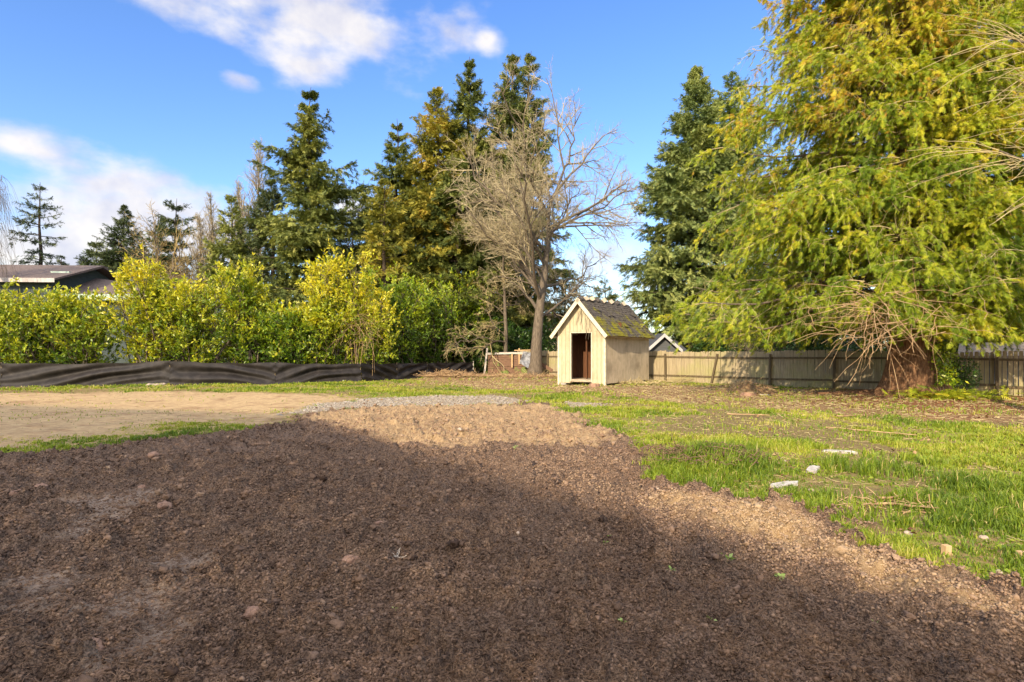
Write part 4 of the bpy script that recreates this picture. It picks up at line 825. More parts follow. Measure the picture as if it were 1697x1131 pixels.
def build_cedar():
    d = 19.3; x0 = W(1513, d)
    t = empty('cedar_tree', (x0, d, 0), 'huge yellow-green cedar with a flared red-brown trunk and drooping fronds on the right', 'cedar')
    # trunk: lobed, flared
    nz_, na = 60, 96; zs = np.concatenate([np.linspace(-.15, 4, 42), np.linspace(4.4, 25, 18)]); th = np.linspace(0, 2*math.pi, na, endpoint=False)
    ZZ, TH = np.meshgrid(zs, th, indexing='ij'); r = .56*(1-ZZ/27)+.06; fl = np.exp(-np.maximum(ZZ, 0)/.62)
    lob = (np.abs(np.sin(TH*3.5+.6))*.55+np.abs(np.sin(TH*2+2))*.45); gro = np.exp(-((np.angle(np.exp(1j*(TH-(-math.pi/2+.30)))))/.14)**2)
    rr_ = r*(1+.13*lob-.30*gro*np.exp(-ZZ/3))+fl*(.16+.50*lob**1.5)+.05*fbm(TH*6, ZZ*1.2, 4, 5)+.02*np.sin(TH*22+ZZ)
    X = rr_*np.cos(TH); Y = rr_*np.sin(TH); V = np.stack([X, Y, ZZ], -1).reshape(-1, 3); id_ = np.arange(nz_*na).reshape(nz_, na); nx = np.roll(id_, -1, 1)
    F = np.stack([id_[:-1], nx[:-1], nx[1:], id_[1:]], -1).reshape(-1, 4); mk('trunk', V, F, M['cedar_bark'], t, smooth=True)
    # surface roots
    n = 9; a = rng.uniform(0, 2*math.pi, n); q = np.linspace(0, 1, 8); Q = np.zeros((n, 8, 3)); rl = rng.uniform(1.4, 2.6, n)
    for i in range(n): Q[i, :, 0] = np.cos(a[i]+.3*q)*(.7+rl[i]*q); Q[i, :, 1] = np.sin(a[i]+.3*q)*(.7+rl[i]*q); Q[i, :, 2] = .14*(1-q)**1.5-.02
    V, F = tubes(Q, (.16*(1-.8*q))[None]*np.ones((n, 1)), 8); mk('roots', V, F, M['cedar_bark'], t, smooth=True)
    # limbs
    nb = 330; u = (np.arange(nb)+rng.random(nb))/nb; z = 2.7+u**1.05*20; az = np.arange(nb)*2.39996+rng.normal(size=nb)*.25
    prof = 7.9*(1-(z-3)/24)**.80; cx, sy = np.cos(az), np.sin(az)
    fac = 1/np.sqrt((cx/1.0)**2+(sy/np.where(sy < 0, .52, .75))**2); L = prof*fac*rng.uniform(.72, 1.03, nb)
    low = np.clip((z-3)/6, 0, 1)
    D = unit(np.stack([cx, sy, .10+.55*np.clip((z-3)/14, 0, 1)+0*z], -1)); k = 9; q = np.linspace(0, 1, k)
    S = np.stack([0*z, 0*z, z], -1); bend = -(.26+.22*low)
    bend = np.where((sy < -.2) & (z < 6), -.20, bend)
    B = S[:, None]+L[:, None, None]*(D[:, None]*q[None, :, None]+np.array([0,0,1.])*(bend[:, None]*q**1.5+.12*q**4)[..., None])
    B = B+np.cumsum(rng.normal(size=B.shape)*.013, 1)*L[:, None, None]*q[None, :, None]
    V, F = tubes(B, np.clip(L*.013, .03, .11)[:, None]*(1-.85*q), 6); mk('limbs', V, F, M['bark'], t, smooth=True)
    K1, t1, l1 = kids(B, 13, .22, 1.0, (30, 70), lambda t_, pl: pl*.28*(1.15-.7*t_)+.25, g=-.28, k=6, flat=.8, wig=.04)
    K2, t2, l2 = kids(K1, 7, .15, 1.0, (25, 75), lambda t_, pl: .42+.12*pl, g=-.62, k=5, flat=.5, wig=.05, jit=.5)
    keep = K2[:, -1, 2] > 1.25+.6*vn2(K2[:, -1, 0]*1.1+7, K2[:, -1, 1]*1.1+9, 3); K2 = K2[keep]
    V, F = merge([tubes(K1, np.linspace(.016, .005, 6)[None]*np.ones((len(K1), 1)), 4), tubes(K2, np.linspace(.006, .003, 5)[None]*np.ones((len(K2), 1)), 3)]); mk('twigs', V, F, M['twig'], t)
    P1, A1 = along(K2, 17, .1, 1.02); P2, A2 = along(K1, 12, .4, 1.0); hi = P1[:, 2] < 15
    P_ = np.concatenate([P1, P2]); A_ = np.concatenate([A1, A2])
    # thin out what lies above the picture
    kp = (P_[:, 2] < 15) | (rng.random(len(P_)) < .35); P_, A_ = P_[kp], A_[kp]
    # gaps
    gp_ = clump(P_, .75, 11); kp = rng.random(len(P_)) < np.clip((gp_-.22)*7, .22, 1); kp &= P_[:, 2] > 1.0; P_, A_ = P_[kp], A_[kp]
    n = len(P_); out = unit(P_*np.array([1,1,0])); A_ = unit(A_*.6+out*.38+rng.normal(size=(n, 3))*.42+np.array([0, 0, -.38])); Nn = unit(out*.8+rng.normal(size=(n, 3))*.55+np.array([0,0,.25]))
    Ls = rng.uniform(.10, .22, n)
    hh = np.clip(P_[:, 2]/13, 0, 1); brown = clump(P_, 1.3, 21)*.55+hh*.38+rng.normal(size=n)*.10
    tint = np.clip(.42+(clump(P_, 1.5, 4)-.5)*.75+rng.normal(size=n)*.11+.22*hh-.03, 0, .84); tint = np.where(brown > .69+.08*rng.random(n), rng.uniform(.84, 1, n), tint)
    V, F, tt = place(FROND, P_, A_, Nn, Ls, Ls*.95, tint); mk('crown', V, F, M['cedar'], t, tint=tt); print('cedar fronds', n)
    # dead tangle above the trunk
    n = 150; S = np.stack([rng.normal(size=n)*.80-.75, rng.uniform(-4.4, -2.2, n), rng.uniform(1.95, 3.3, n)], -1)
    S[:, 0] += .72*S[:, 1]+.15
    D = unit(np.stack([rng.normal(size=n)*1.0-.1, rng.normal(size=n)*.3-.1, rng.normal(size=n)*.45+.05], -1)); q = np.linspace(0, 1, 7); Ls = rng.uniform(.6, 2.1, n)
    B = S[:, None]+D[:, None]*(Ls[:, None]*q)[..., None]+np.array([0,0,-1.])*(.22*Ls[:, None]*q**2)[..., None]+np.cumsum(rng.normal(size=(n, 7, 3))*.045, 1)
    n2 = 11; S2 = np.stack([rng.normal(size=n2)*.45-1.35, rng.uniform(-4.0, -2.4, n2), rng.uniform(2.0, 2.7, n2)], -1); 
    S2[9:, 0] = rng.uniform(-.6, 1.6, 2); S2[:, 0] += .72*S2[:, 1]+.35; D2 = unit(np.stack([rng.normal(size=n2)*.16, rng.normal(size=n2)*.1, -np.ones(n2)], -1)); L2 = rng.uniform(.5, 1.3, n2); L2[0] = 2.2; L2[1] = 1.9
    B2 = S2[:, None]+D2[:, None]*(L2[:, None]*q)[..., None]+np.cumsum(rng.normal(size=(n2, 7, 3))*.04, 1)
    V, F = merge([tubes(B, np.linspace(.010, .003, 7)[None]*np.ones((n, 1)), 4), tubes(B2, np.linspace(.012, .007, 7)[None]*np.ones((n2, 1)), 5)]); mk('dead_branches', V, F, M['dead_branch'], t)
    # sprouts on the trunk and fallen fronds at its foot
    b = empty('fallen_boughs', (W(1570, 18.2), 18.2, 0), 'heap of fallen green fronds on the needles right of the cedar trunk', 'boughs')
    n = 900; P_ = np.stack([rng.normal(size=n)*.75, rng.normal(size=n)*.35, np.abs(rng.normal(size=n))*.13+.03], -1); A_ = unit(rng.normal(size=(n, 3))*np.array([1,.8,.35])); Nn = unit(rng.normal(size=(n, 3))*.4+np.array([0,0,1])); Ls = rng.uniform(.15, .35, n)
    V, F, tt = place(FROND, P_, A_, Nn, Ls, Ls*.7, np.clip(.55+rng.normal(size=n)*.15, 0, 1)); mk('fronds', V, F, M['cedar'], b, tint=tt)
    Q = np.zeros((14, 5, 3)); q = np.linspace(0, 1, 5)
    for i in range(14): Q[i] = np.outer(q, unit(rng.normal(size=3)*np.array([1,.7,.1])))*.9+np.array([rng.normal()*.4, rng.normal()*.2, .06])
    V, F = tubes(Q, np.full((14, 5), .009), 4); mk('stems', V, F, M['twig'], b)
    h = empty('holly_sapling', (W(1595, 18.9), 18.9, 0), 'small dark leafy sapling at the right foot of the cedar trunk', 'sapling')
    n = 1500; v = unit(rng.normal(size=(n, 3))); P_ = v*(rng.random(n)**.5)[:, None]*np.array([.55,.4,.62])+np.array([0,0,.75]); Nn = unit(rng.normal(size=(n, 3))+np.array([0,-.3,.8])); Lf = rng.uniform(.05, .10, n)
    V, F, tt = place(LEAF, P_, unit(v+rng.normal(size=(n, 3))*.7), Nn, Lf, Lf*.5, np.clip(.5+rng.normal(size=n)*.2, 0, 1)); mk('foliage', V, F, M['shrub'], h, tint=tt)
    Q = np.zeros((9, 5, 3))
    for i in range(9): Q[i] = np.outer(q, np.array([rng.normal()*.3, rng.normal()*.2, 1.0]))
    V, F = tubes(Q, np.full((9, 5), .010), 4); mk('stems', V, F, M['bark'], h)
    s = empty('ivy', (x0+.28, d-.95, 0), 'sprig of green leaves climbing the groove of the cedar trunk', 'ivy')
    n = 900; zz = rng.uniform(.5, 1.9, n); P_ = np.stack([rng.normal(size=n)*.20+.05, -.05-rng.random(n)*.25+.18*(zz-.5), zz], -1); Lf = rng.uniform(.06, .16, n)
    V, F, tt = place(LEAF, P_, unit(rng.normal(size=(n, 3))+np.array([0,0,-.4])), unit(rng.normal(size=(n, 3))*.6+np.array([0,-.8,.4])), Lf, Lf*.4, np.clip(.6+rng.normal(size=n)*.2, 0, 1)); mk('foliage', V, F, M['laurel_green'], s, tint=tt)
    Q = np.zeros((3, 6, 3)); q6 = np.linspace(0, 1, 6)
    for i in range(3): Q[i, :, 0] = (i-1)*.08+.05*np.sin(q6*5+i); Q[i, :, 1] = .10*q6; Q[i, :, 2] = .0+1.9*q6
    V, F = tubes(Q, np.full((3, 6), .012), 4); mk('stems', V, F, M['bark'], s)
build_cedar()

# ------------------------------------------------------------------ ground cover
def build_grass():
    n0 = 58000; nb_ = 18; az = np.radians(rng.uniform(-50, 50, n0)); r0 = np.exp(rng.uniform(math.log(2.6), math.log(34), n0)); tx0 = r0*np.sin(az); ty0 = r0*np.cos(az)
    ta = rng.random((n0, nb_))*2*math.pi; tr = rng.random((n0, nb_))*(.025+.035*rng.random(n0))[:, None]*(1+r0/18)[:, None]
    n1 = 300000; az = np.radians(rng.uniform(-50, 50, n1)); r1 = np.exp(rng.uniform(math.log(2.6), math.log(34), n1))
    x = np.concatenate([(tx0[:, None]+tr*np.cos(ta)).ravel(), r1*np.sin(az)]); y = np.concatenate([(ty0[:, None]+tr*np.sin(ta)).ravel(), r1*np.cos(az)])
    dirn = np.concatenate([ta.ravel()+rng.normal(size=n0*nb_)*.5, rng.random(n1)*2*math.pi]); hs_ = np.concatenate([np.repeat(rng.uniform(.7, 1.7, n0), nb_), np.full(n1, .6)]); n = len(x); r = np.hypot(x, y)
    mm = masks(x, y); p = mm['grass']; tall = sstep(.38, .62, fbm(x*1.1+3, y*1.1, 3, 88)); p = p*(.22+.78*tall); p = np.maximum(p, .018*mm['mid']*0)
    kp = rng.random(n) < p; x, y, r, tall, dirn, hs_ = x[kp], y[kp], r[kp], tall[kp], dirn[kp], hs_[kp]; g = mm['grass'][kp]; tn = mm['tan'][kp]; n = len(x); print('blades', n)
    z = ground_z(x, y)
    bx, by = G(1230, 770); big = np.exp(-(((x-bx)/1.5)**2+((y-by)/1.3)**2)); bx, by = G(1420, 800); big = np.maximum(big, .7*np.exp(-(((x-bx)/1.6)**2+((y-by)/1.6)**2)))
    H = hs_*(.028+.032*tall+.11*big*tall)*rng.uniform(.6, 1.35, n)*(1+.25*np.clip(r-8, 0, 12)/12)*(1-.5*tn); wd = (.0018+.00045*r)*rng.uniform(.7, 1.3, n)
    a = dirn; lean = rng.uniform(.15, 1.1, n); ca, sa = np.cos(a), np.sin(a); b2 = rng.random(n)*math.pi; px, py = np.cos(b2)*wd, np.sin(b2)*wd
    V = np.zeros((n, 5, 3)); mx_, my_ = x+ca*lean*H*.25, y+sa*lean*H*.25; tx, ty = x+ca*lean*H*.9, y+sa*lean*H*.9
    V[:, 0] = np.stack([x-px, y-py, z-.01], -1); V[:, 1] = np.stack([x+px, y+py, z-.01], -1)
    V[:, 2] = np.stack([mx_+px*.8, my_+py*.8, z+H*.6], -1); V[:, 3] = np.stack([mx_-px*.8, my_-py*.8, z+H*.6], -1); V[:, 4] = np.stack([tx, ty, z+H*(1.05-.35*lean)], -1)
    i = np.arange(n)*5; Fq = np.stack([i, i+1, i+2, i+3], -1); Ft = np.stack([i+3, i+2, i+4], -1)
    tint = np.clip(.42+(fbm(x*.8, y*.8, 3, 99)-.5)*1.3+rng.normal(size=n)*.15-.15*big, 0, .9); tint = np.where(rng.random(n) < .05+.10*mm['lit'][kp], rng.uniform(.9, 1, n), tint)
    o = mk('grass', V.reshape(-1, 3), [Fq, Ft], M['grass'], tint=np.repeat(tint, 5)); tag(o, 'patchy bright green grass growing right of and beyond the tilled soil', 'grass', kind='stuff')
build_grass()
def sticks(n, x, y, z, L, rad, tilt, name, m, label, cat, curve=.15, sides=3):
    a = rng.random(n)*math.pi*2; q = np.linspace(-.5, .5, 4); D = unit(np.stack([np.cos(a), np.sin(a), rng.normal(size=n)*tilt], -1)); S = np.stack([-np.sin(a), np.cos(a), 0*a], -1)
    P = np.stack([x, y, z+np.abs(D[:, 2])*L*.5], -1)[:, None]+D[:, None]*(L[:, None]*q)[..., None]+S[:, None]*(L[:, None]*(curve*rng.normal(size=n))[:, None]*(4*q*q))[..., None]
    V, F = tubes(P, rad[:, None]*np.ones((1, 4)), sides); o = mk(name, V, F, m); return tag(o, label, cat, kind='stuff')
def build_litter():
    n = 60000; az = np.radians(rng.uniform(-12, 48, n)); r = np.exp(rng.uniform(math.log(6), math.log(36), n)); x = r*np.sin(az); y = r*np.cos(az); mm = masks(x, y)
    kp = rng.random(n) < np.maximum(mm['lit'], .16*(1-mm['soil'])*(1-mm['tan']))*.6; x, y, r = x[kp], y[kp], r[kp]; n = len(x); z = ground_z(x, y)+.006
    L = rng.uniform(.02, .11, n)*rng.choice([1, 1, 1, 1, 2.4], n); sticks(n, x, y, z, L, (.0015+.00028*r)*rng.uniform(.6, 1.5, n), .12, 'straw_litter', M['twig'], 'pale straw and twigs strewn over the ground before the fence', 'litter')
    # fallen leaves and broad-leaved weeds
    for nm, n, m_, lo, hi, wl, lb, ct in (('fallen_leaves', 30000, 'dead_leaf', .02, .05, 'lit', 'brown dead leaves scattered over the lawn and the litter', 'leaves'), ('lawn_weeds', 60000, 'grass', .015, .04, 'grass', 'low broad-leaved weeds among the grass', 'weeds')):
        az = np.radians(rng.uniform(-48, 48, n)); r = np.exp(rng.uniform(math.log(3), math.log(34), n)); x = r*np.sin(az); y = r*np.cos(az); mm = masks(x, y); cl = fbm(x*1.4, y*1.4, 3, 171+len(nm))
        p = np.clip((cl-.42)*5, .05, 1)*(1-mm['soil'])*(1-mm['tan'])*((.35+.65*mm['lit']) if wl == 'lit' else mm['grass']); kp = rng.random(n) < p; x, y, r = x[kp], y[kp], r[kp]; n = len(x)
        P_ = np.stack([x, y, ground_z(x, y)+.008+.02*rng.random(n)], -1); L = rng.uniform(lo, hi, n)*(1+r/18)
        V, F, tt = place(LEAF, P_, unit(rng.normal(size=(n, 3))*np.array([1,1,.25])), unit(rng.normal(size=(n, 3))*.35+np.array([0,0,1.])), L, L*.8, rng.random(n)*(1 if wl == 'lit' else .6)); o = mk(nm, V, F, M[m_], tint=tt); tag(o, lb, ct, kind='stuff')
    # mulch fibres in the soil
    n = 90000; az = np.radians(rng.uniform(-46, 46, n)); r = np.exp(rng.uniform(math.log(2.4), math.log(9), n)); x = r*np.sin(az); y = r*np.cos(az); mm = masks(x, y); kp = rng.random(n) < mm['soil']*(1-.7*mm['dry'])*.8
    x, y, r = x[kp], y[kp], r[kp]; n = len(x); z = ground_z(x, y)+.006
    L = rng.uniform(.010, .045, n)*rng.choice([1, 1, 1, 1.8], n); sticks(n, x, y, z, L, (.0009+.00022*r)*rng.uniform(.6, 1.4, n), .35, 'mulch_fibres', M['mulch'], 'short brown wood fibres mixed into the dark soil', 'mulch', .3)
M['mulch'] = surf('mulch_fibre', [(.3, (.09,.054,.035)), (.6, (.24,.15,.09)), (.8, (.42,.28,.17))], (1,1,1), 25, bs=.2)
build_litter()
ICO = None
def ico():
    import bmesh
    bm = bmesh.new(); bmesh.ops.create_icosphere(bm, subdivisions=2, radius=1); v = np.array([a.co[:] for a in bm.verts]); f = np.array([[q.index for q in a.verts] for a in bm.faces]); bm.free(); return v, f
def build_clods():
    import bmesh
    V_, F_, T_ = [], [], []; base = 0
    for sub, n, lo, hi, rs, cap_ in ((1, 380000, 2.2, 15, .0010, .012), (2, 12000, 2.3, 17, .0026, .040)):
        bm = bmesh.new(); bmesh.ops.create_icosphere(bm, subdivisions=sub, radius=1); v0 = np.array([a.co[:] for a in bm.verts]); f0 = np.array([[q.index for q in a.verts] for a in bm.faces]); bm.free()
        az = np.radians(rng.uniform(-47, 47, n)); r = np.exp(rng.uniform(math.log(lo), math.log(hi), n)); x = r*np.sin(az); y = r*np.cos(az); mm = masks(x, y)
        cl = fbm(x*1.7, y*1.7, 3, 141); p = np.clip((cl-.35)*3.2, .06, 1)*.8 if sub == 2 else np.clip((cl-.25)*3.5, .35, 1)
        kp = rng.random(n) < mm['soil']*(1-.9*mm['smooth'])*p; x, y, r = x[kp], y[kp], r[kp]; mm = {k: v[kp] for k, v in mm.items()}; n = len(x); print('clods', n)
        z = ground_z(x, y); R_ = np.minimum((.003+rs*r)*np.exp(rng.normal(size=n)*.45), cap_)
        bases = np.array([v0*(1+np.random.default_rng(k+sub*50).normal(size=len(v0))*(.34 if sub == 2 else .42)).clip(.3, 1.9)[:, None]*np.array([1, .8, .75]) for k in range(16)])
        B = bases[rng.integers(0, 16, n)]; a = rng.random(n)*2*math.pi; c, s_ = np.cos(a)[:, None], np.sin(a)[:, None]
        X = B[..., 0]*c-B[..., 1]*s_; Y = B[..., 0]*s_+B[..., 1]*c
        V_.append(np.stack([x[:, None]+X*R_[:, None], y[:, None]+Y*R_[:, None], (z+R_*(.05 if sub == 1 else .0))[:, None]+B[..., 2]*R_[:, None]], -1).reshape(-1, 3))
        F_.append((f0[None]+(np.arange(n)*len(v0))[:, None, None]).reshape(-1, 3)+base); base += n*len(v0)
        T_.append(np.repeat(np.clip(.24+rng.normal(size=n)*.11+.45*(fbm(x*2.2, y*2.2, 3, 161)-.5)+.22*mm['mid']+.38*mm['dry'], 0, 1), len(v0)))  # clods painted lighter in the sunlit strip and the dry sunlit bands
    o = mk('soil_clods', np.concatenate(V_), F_, M['clod'], tint=np.concatenate(T_)); tag(o, 'crumbly clods of tilled soil over the whole foreground', 'soil', kind='stuff')
def clod_mat():
    m, nt, b = newmat('soil_clod'); a = node(nt, 'ShaderNodeAttribute', attribute_name='tint'); c = ramp(nt, a.outputs['Fac'], [(0, (.065,.041,.028)), (.35, (.30,.195,.13)), (.6, (.43,.295,.19)), (1, (.57,.415,.24))])
    co = objco(nt); n = noise(nt, 60, 4, .6, co); c = mixc(nt, mth(nt, 'MULTIPLY', n, .5), c, (.05,.03,.02)); nt.links.new(c, b.inputs['Base Color']); b.inputs['Roughness'].default_value = .95; b.inputs['Specular IOR Level'].default_value = .12; bump(nt, b, n, .8, .01); return m
M['clod'] = clod_mat(); build_clods()
def build_gravel():
    v0, f0 = ico(); n = 26000; x = rng.uniform(-7.5, 3.5, n); y = rng.uniform(13, 21, n); mm = masks(x, y); kp = rng.random(n) < mm['grav']*.9; x, y = x[kp], y[kp]; n = len(x); z = ground_z(x, y); R_ = .007*np.exp(rng.normal(size=n)*.6)+.004
    j = 1+np.random.default_rng(5).normal(size=(16, len(v0)))*.2; B = (v0[None]*j[..., None])[rng.integers(0, 16, n)]; V = np.stack([x, y, z+R_*.3], -1)[:, None]+B*R_[:, None, None]*np.array([1.3, 1.1, .7])
    o = mk('gravel', V.reshape(-1, 3), (f0[None]+(np.arange(n)*len(v0))[:, None, None]).reshape(-1, 3), M['gravel']); tag(o, 'patch of pale crushed gravel along the far edge of the tilled soil', 'gravel', kind='stuff')
build_gravel()

# ------------------------------------------------------------------ single small things
def lump(name, px, py, size, m, label, cat, group=None, sc=(1, .85, .6), seed=0, dz=.25):
    v0, f0 = ico(); rr = np.random.default_rng(seed+1); v = v0
    for _ in range(1):                                  # one more subdivision level for a rough outline
        pass
    s = vnoise(v[:, 0]*1.5+seed, v[:, 1]*1.5, v[:, 2]*1.5, seed)*.9+.55; V = v*s[:, None]*np.array(sc)*size
    x, y = G(px, py); o = mk(name, V, f0, m, smooth=False); o.location = (x, y, gz(x, y)+size*sc[2]*dz); o.rotation_euler = (0, 0, rr.random()*6)
    sb = o.modifiers.new('subdivide', 'SUBSURF'); sb.levels = 1; sb.render_levels = 2
    tex = bpy.data.textures.new('lump', 'CLOUDS'); tex.noise_scale = size*.5; dm = o.modifiers.new('displace', 'DISPLACE'); dm.texture = tex; dm.strength = size*.35; dm.mid_level = .5
    return tag(o, label, cat, group)
def build_small():
    # clay clods and stones in the soil
    C = [(30,830,.075,'reddish clay clod at the far left of the soil, left one of a pair'),(68,820,.07,'reddish clay clod at the far left of the soil, right one of a pair'),(255,763,.10,'flat pale clod near the top edge of the dark soil'),
         (522,808,.085,'broken reddish clod in the middle of the soil'),(272,860,.07,'long red clod left of the middle of the soil'),(235,815,.045,'brown clod below the flat pale one'),(628,882,.04,'small orange-brown clod right of the round one'),
         (510,886,.032,'small round reddish clod in the middle foreground'),(583,945,.06,'dark lumpy clod left of the bleached twigs'),(420,1028,.06,'low rough clod in the lower middle of the soil'),(140,1090,.09,'big crumbly hollow clod at the bottom left')]
    for i, (px, py, s, lb) in enumerate(C): lump('clay_clod', px, py, s, M['red_clod'], lb, 'clod', 'clay clods in the soil', seed=i*3+1)
    S = [(860,893,.028,'small white stone at the middle of the soil'),(952,918,.024,'small pink stone right of the white one'),(1088,820,.03,'pale chip near the grass edge'),(888,772,.045,'pale stone in the soil below the shed'),(762,722,.05,'whitish stone in the dry soil'),(645,1013,.026,'tan wood chip in the lower middle'),
         (1300,768,.03,'pale stone beside the broken concrete'),(1505,885,.035,'pale stone lying in the grass right of the first stake'),(1630,893,.035,'pale stone in the grass right of the middle stake'),(1655,950,.035,'pale stone in the grass at the right edge'),(1345,818,.035,'pale stone near the end of the concrete edging')]
    for i, (px, py, s, lb) in enumerate(S): lump('stone', px, py, s, M['stone'], lb, 'stone', 'pale stones on the ground', seed=i*5+40)
    # broken concrete edging in the grass
    for i, (px, py, L, w_, a, lb) in enumerate([(1298,812,.40,.12,.45,'nearest white piece of the broken concrete edging'),(1347,786,.36,.11,.85,'grey middle piece of the broken concrete edging'),(1390,754,.44,.13,-.45,'farthest flat piece of the broken concrete edging')]):
        x, y = G(px, py); rr = np.random.default_rng(i+3); n = 14; th = np.linspace(0, 2*math.pi, n, endpoint=False); rx = L/2*(1+rr.normal(size=n)*.12); ry = w_/2*(1+rr.normal(size=n)*.16)
        pts = [(rx[k]*math.copysign(abs(math.cos(th[k]))**.5, math.cos(th[k])), ry[k]*math.copysign(abs(math.sin(th[k]))**.5, math.sin(th[k])), -.06) for k in range(n)]
        b = MB(); b.prism(pts, (0, 0, .085)); o = b.build('concrete_edging', M['concrete'], None, .012); o.location = (x, y, gz(x, y)+.012); o.rotation_euler = (.03, -.03, a); tag(o, lb, 'concrete', 'broken concrete edging in the grass')
    # survey stakes
    for px, py, lb in [(1408,848,'short square wooden stake in the grass nearest the concrete edging'),(1568,914,'short square wooden stake in the grass, middle one of three'),(1692,925,'short square wooden stake in the grass cut by the right edge')]:
        x, y = G(px, py+4); t = MB(); t.box(-.026, .026, -.022, .022, -.1, .062); o = t.build('wooden_stake', M['stake'], None, .003); o.location = (x, y, gz(x, y)+.01); o.rotation_euler = (.04, .03, .15); tag(o, lb, 'stake', 'short wooden stakes in the grass')
    # bleached twigs in the soil
    x, y = G(658, 940); P = np.zeros((7, 5, 3)); rr = np.random.default_rng(4); q = np.linspace(0, 1, 5)
    for i in range(7): dd = unit(np.array([rr.normal(), rr.normal()*.8, .25+.3*rr.random()])); P[i] = np.outer(q, dd)*rr.uniform(.05, .11)+rr.normal(size=(5, 3))*.004
    V, F = tubes(P, np.full((7, 5), .0045)*(1-.4*q), 5); o = mk('twig_bundle', V, F, M['bone'], smooth=True); o.location = (x, y, gz(x, y)+.012); tag(o, 'small bleached forked twig lying on the dark soil', 'twig')
    # seedlings
    SD = [(1000,903,1.0),(1012,897,.8),(937,948,.9),(1112,972,.8),(1192,935,.7),(1205,952,1.2),(1292,972,1.0),(1222,938,.7),(1035,1052,.8),(1387,928,.7),(1450,1040,.8),(1178,1028,.7),(655,1028,.6),(858,755,1.6),(690,1005,.5),(805,1028,.5)]
    where = ['left leaf tuft of the pair in the middle of the soil','right leaf tuft of the pair in the middle of the soil','pale upright seedling left of the pair','single yellow-green seedling below the shadow edge','tiny seedling above the widest one','widest seedling in the soil, with spread leaves','round-leaved seedling right of the widest one','tiny seedling touching the widest one on its right','seedling near the bottom middle of the photo','seedling in the brown strip under the dry soil','seedling low in the right foreground','tiny pale seedling at the lower middle right','tiny seedling right of the wood chip','green weed tuft in the soil below the shed','tiny sprout left of the bottom middle','tiny yellow sprout at the bottom middle']
    for i, ((px, py, s), w_) in enumerate(zip(SD, where)):
        x, y = G(px, py); rr = np.random.default_rng(i+70); n = 7 if s < 1 else 12; s *= 1.0
        t = empty('seedling', (x, y, gz(x, y)), w_, 'seedling', 'seedlings in the tilled soil')
        a = rr.random(n)*2*math.pi; el_ = rr.uniform(.1, .9, n); D = np.stack([np.cos(a)*np.cos(el_), np.sin(a)*np.cos(el_), np.sin(el_)], -1); L = rr.uniform(.018, .038, n)*s; S_ = D*np.array([.02, .02, .02])*s+np.array([0, 0, .010])
        V, F, tt = place(LEAF, S_, D, unit(rr.normal(size=(n, 3))*.3+np.array([0,0,1.])), L, L*.75, rr.random(n)); mk('leaves', V, F, M['seedling'], t, tint=tt)
        Q = np.zeros((2, 4, 3)); q = np.linspace(0, 1, 4)
        for j in range(2): Q[j, :, 2] = q*.03*s; Q[j, :, 0] = j*.004+q*.003
        V, F = tubes(Q, np.full((2, 4), .0012), 4); mk('stem', V, F, M['seedling'], t, tint=np.full(len(V), .5))
    # brush heaps
    def heap(name, px, py, wx, wy, h, n, m, label, cat, lo=.3, hi=.9, th=.012):
        x, y = G(px, py); rr = np.random.default_rng(int(px)); q = np.linspace(-.5, .5, 5); c = np.stack([rr.normal(size=n)*wx, rr.normal(size=n)*wy, 0*np.ones(n)], -1); c[:, 2] = h*np.exp(-(c[:, 0]/wx)**2*.5-(c[:, 1]/wy)**2*.5)*rr.random(n)
        D = unit(rr.normal(size=(n, 3))*np.array([1, .7, .32])); L = rr.uniform(lo, hi, n); P = c[:, None]+D[:, None]*(L[:, None]*q)[..., None]+np.cumsum(rr.normal(size=(n, 5, 3))*.02, 1); P[..., 2] = np.abs(P[..., 2])+.01
        V, F = tubes(P, rr.uniform(.4, 1.3, n)[:, None]*th*np.ones((1, 5)), 4); o = mk(name, V, F, m); o.location = (x, y, gz(x, y)); tag(o, label, cat, kind='stuff')
    heap('brush_heap', 742, 628, 1.0, .35, .30, 420, M['dead_branch'], 'low heap of cut brown branches against the right end of the silt fence', 'brush')
    heap('brush_heap', 845, 626, 1.9, .4, .14, 420, M['dead_branch'], 'thin spread of twigs on the ground before the compost bay', 'brush')
    heap('brush_heap', 1240, 645, .55, .3, .30, 200, M['dead_branch'], 'tangled root heap on the ground before the fence', 'brush', .2, .6)
    heap('brush_heap', 1050, 638, .8, .3, .12, 120, M['twig'], 'loose twigs lying along the right side of the shed', 'brush', .3, 1.0)
    heap('brush_heap', 703, 645, .38, .2, .13, 200, M['lichen'], 'small heap of dry grass left of the brush pile', 'brush', .08, .3, .007)
    heap('weed_patch', 1150, 634, 1.3, .3, .3, 160, M['twig'], 'dry weed stalks standing at the foot of the fence beside the shed', 'weeds', .3, .7, .007)
    heap('sod_clump', 1180, 782, .42, .28, .14, 260, M['mulch'], 'clump of upturned brown roots at the edge of the tall grass', 'sod', .06, .22, .005)
    heap('sod_clump', 1130, 765, .35, .22, .10, 200, M['mulch'], 'upturned root clump left of the tall green grass', 'sod', .06, .2, .005)
    heap('twig_litter', 1470, 845, .35, .12, .04, 60, M['dead_branch'], 'scatter of broken orange twigs in the grass right of the concrete', 'twigs', .08, .3, .005)
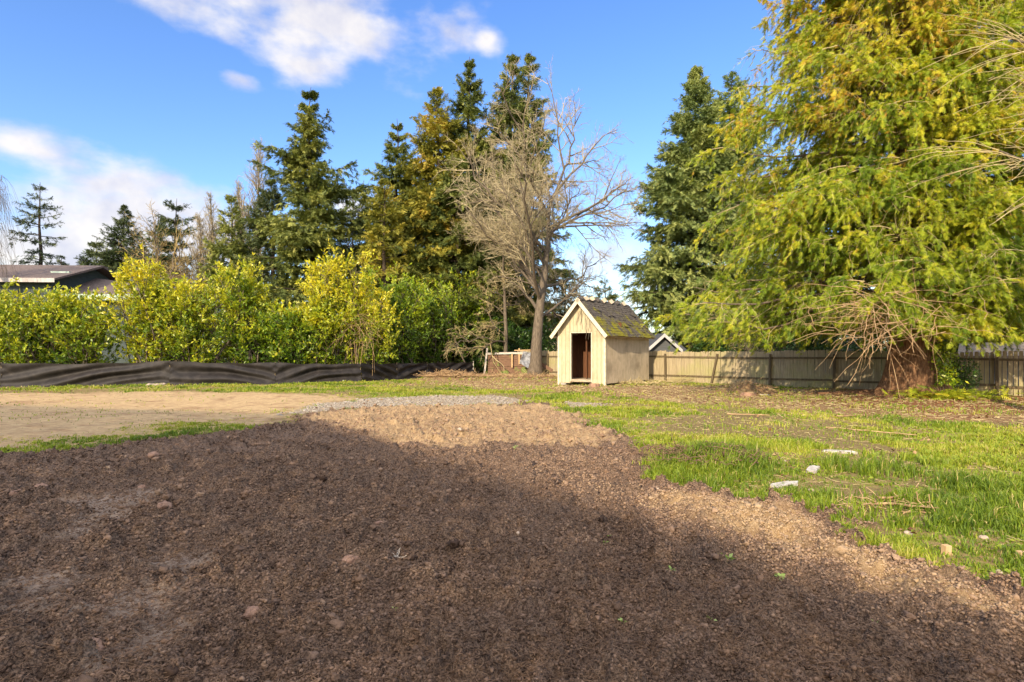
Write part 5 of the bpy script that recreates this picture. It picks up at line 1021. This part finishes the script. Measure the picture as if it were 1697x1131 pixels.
    # stumps
    for px, py, r_, h_, lb in [(985,643,.20,.15,'small cut stump in front of the shed corner'),(1240,655,.24,.12,'low rotten orange stump before the fence')]:
        x, y = G(px, py); t = empty('tree_stump', (x, y, gz(x, y)-.03), lb, 'stump'); na = 28; th = np.linspace(0, 2*math.pi, na, endpoint=False); zs = np.array([0, .3, .7, 1.])*(h_+.03); rr = np.random.default_rng(int(px))
        f = 1+.12*np.sin(th*3+1)+.06*np.sin(th*7); X = np.array([r_*f*(1.25-.3*k/3) for k in range(4)]); V = np.stack([X*np.cos(th), X*np.sin(th), zs[:, None]+.02*np.sin(th*2)[None]*np.array([0,.3,.6,1])[:, None]], -1).reshape(-1, 3); id_ = np.arange(4*na).reshape(4, na); nx = np.roll(id_, -1, 1)
        mk('bark', V, np.stack([id_[:-1], nx[:-1], nx[1:], id_[1:]], -1).reshape(-1, 4), M['red_clod'], t, smooth=True); V2 = V[-na:]; mk('cut_face', np.vstack([V2, V2.mean(0)[None]]), np.stack([np.arange(na), np.roll(np.arange(na), -1), np.full(na, na)], -1), M['stake'], t)
    # scraps
    x, y = G(1268, 654); b = MB(); b.box(-.22, .22, -.06, .06, 0, .035); o = b.build('wood_offcut', M['bone'], None, .004); o.location = (x, y, gz(x, y)+.01); o.rotation_euler = (.1, .05, .5); tag(o, 'white board offcut lying before the fence', 'offcut')
    lump('plastic_scrap', 571, 634, .20, M['white_trim'], 'crumpled white plastic scrap at the foot of the silt fence', 'scrap', sc=(1, .5, .4), seed=90)
    lump('sand_heap', 258, 641, .42, M['stone'], 'flat pinkish sand heap at the foot of the silt fence', 'sand', sc=(1.2, .5, .22), seed=95, dz=.1)
    # branches lying in the grass
    for i, (px, py, L, a, lb) in enumerate([(1240,690,.9,-.1,'longest dry branch lying in the grass, behind the mound'),(1415,690,1.0,.1,'thin branch lying at the edge of the litter'),(1490,832,.5,.1,'short dark branch in the grass right of the concrete edging'),(1510,848,.6,-.05,'orange-brown branch in the grass just below the dark one'),(1440,715,1.1,-.35,'branch lying across the grass below the cedar')]):
        x, y = G(px, py); rr = np.random.default_rng(i+30); q = np.linspace(-.5, .5, 7); P = np.zeros((1, 7, 3)); P[0, :, 0] = q*L*math.cos(a); P[0, :, 1] = q*L*math.sin(a)*3; P[0, :, 2] = .02+.015*rr.random(7); P[0, :, 1] += rr.normal(size=7)*.02
        K, _, _ = kids(P, 4, .2, .9, (20, 50), lambda t_, pl: .25+0*pl, g=.0, k=4, flat=.8); V, F = merge([tubes(P, np.linspace(.016, .008, 7)[None], 5), tubes(K, np.full((len(K), 4), .005), 3)]); o = mk('fallen_branch', V, F, M['dead_branch']); o.location = (x, y, gz(x, y)+.02); tag(o, lb, 'branch', 'fallen branches in the grass')
    # overhead cable far behind the shed
    t = empty('utility_line', (W(1200,58), 58, 0), 'thin dark overhead cable crossing the sky between the maple and the blue-green fir', 'cable')
    q = np.linspace(0, 1, 20); P = np.zeros((2, 20, 3))
    for j in range(2): P[j, :, 0] = -20+40*q; P[j, :, 2] = Z(488+j*9, 58)+2.0*(2*q-1)**2-.3*(1-2*q)
    V, F = tubes(P, np.full((2, 20), .02), 4); mk('wires', V, F, M['roof_dark'], t)
    for s in (-20, 20):
        b = MB(); b.bar((s,0,0),(s,0,9.2),.28,.28); b.build('pole', M['fence_post'], t, .02)
build_small()
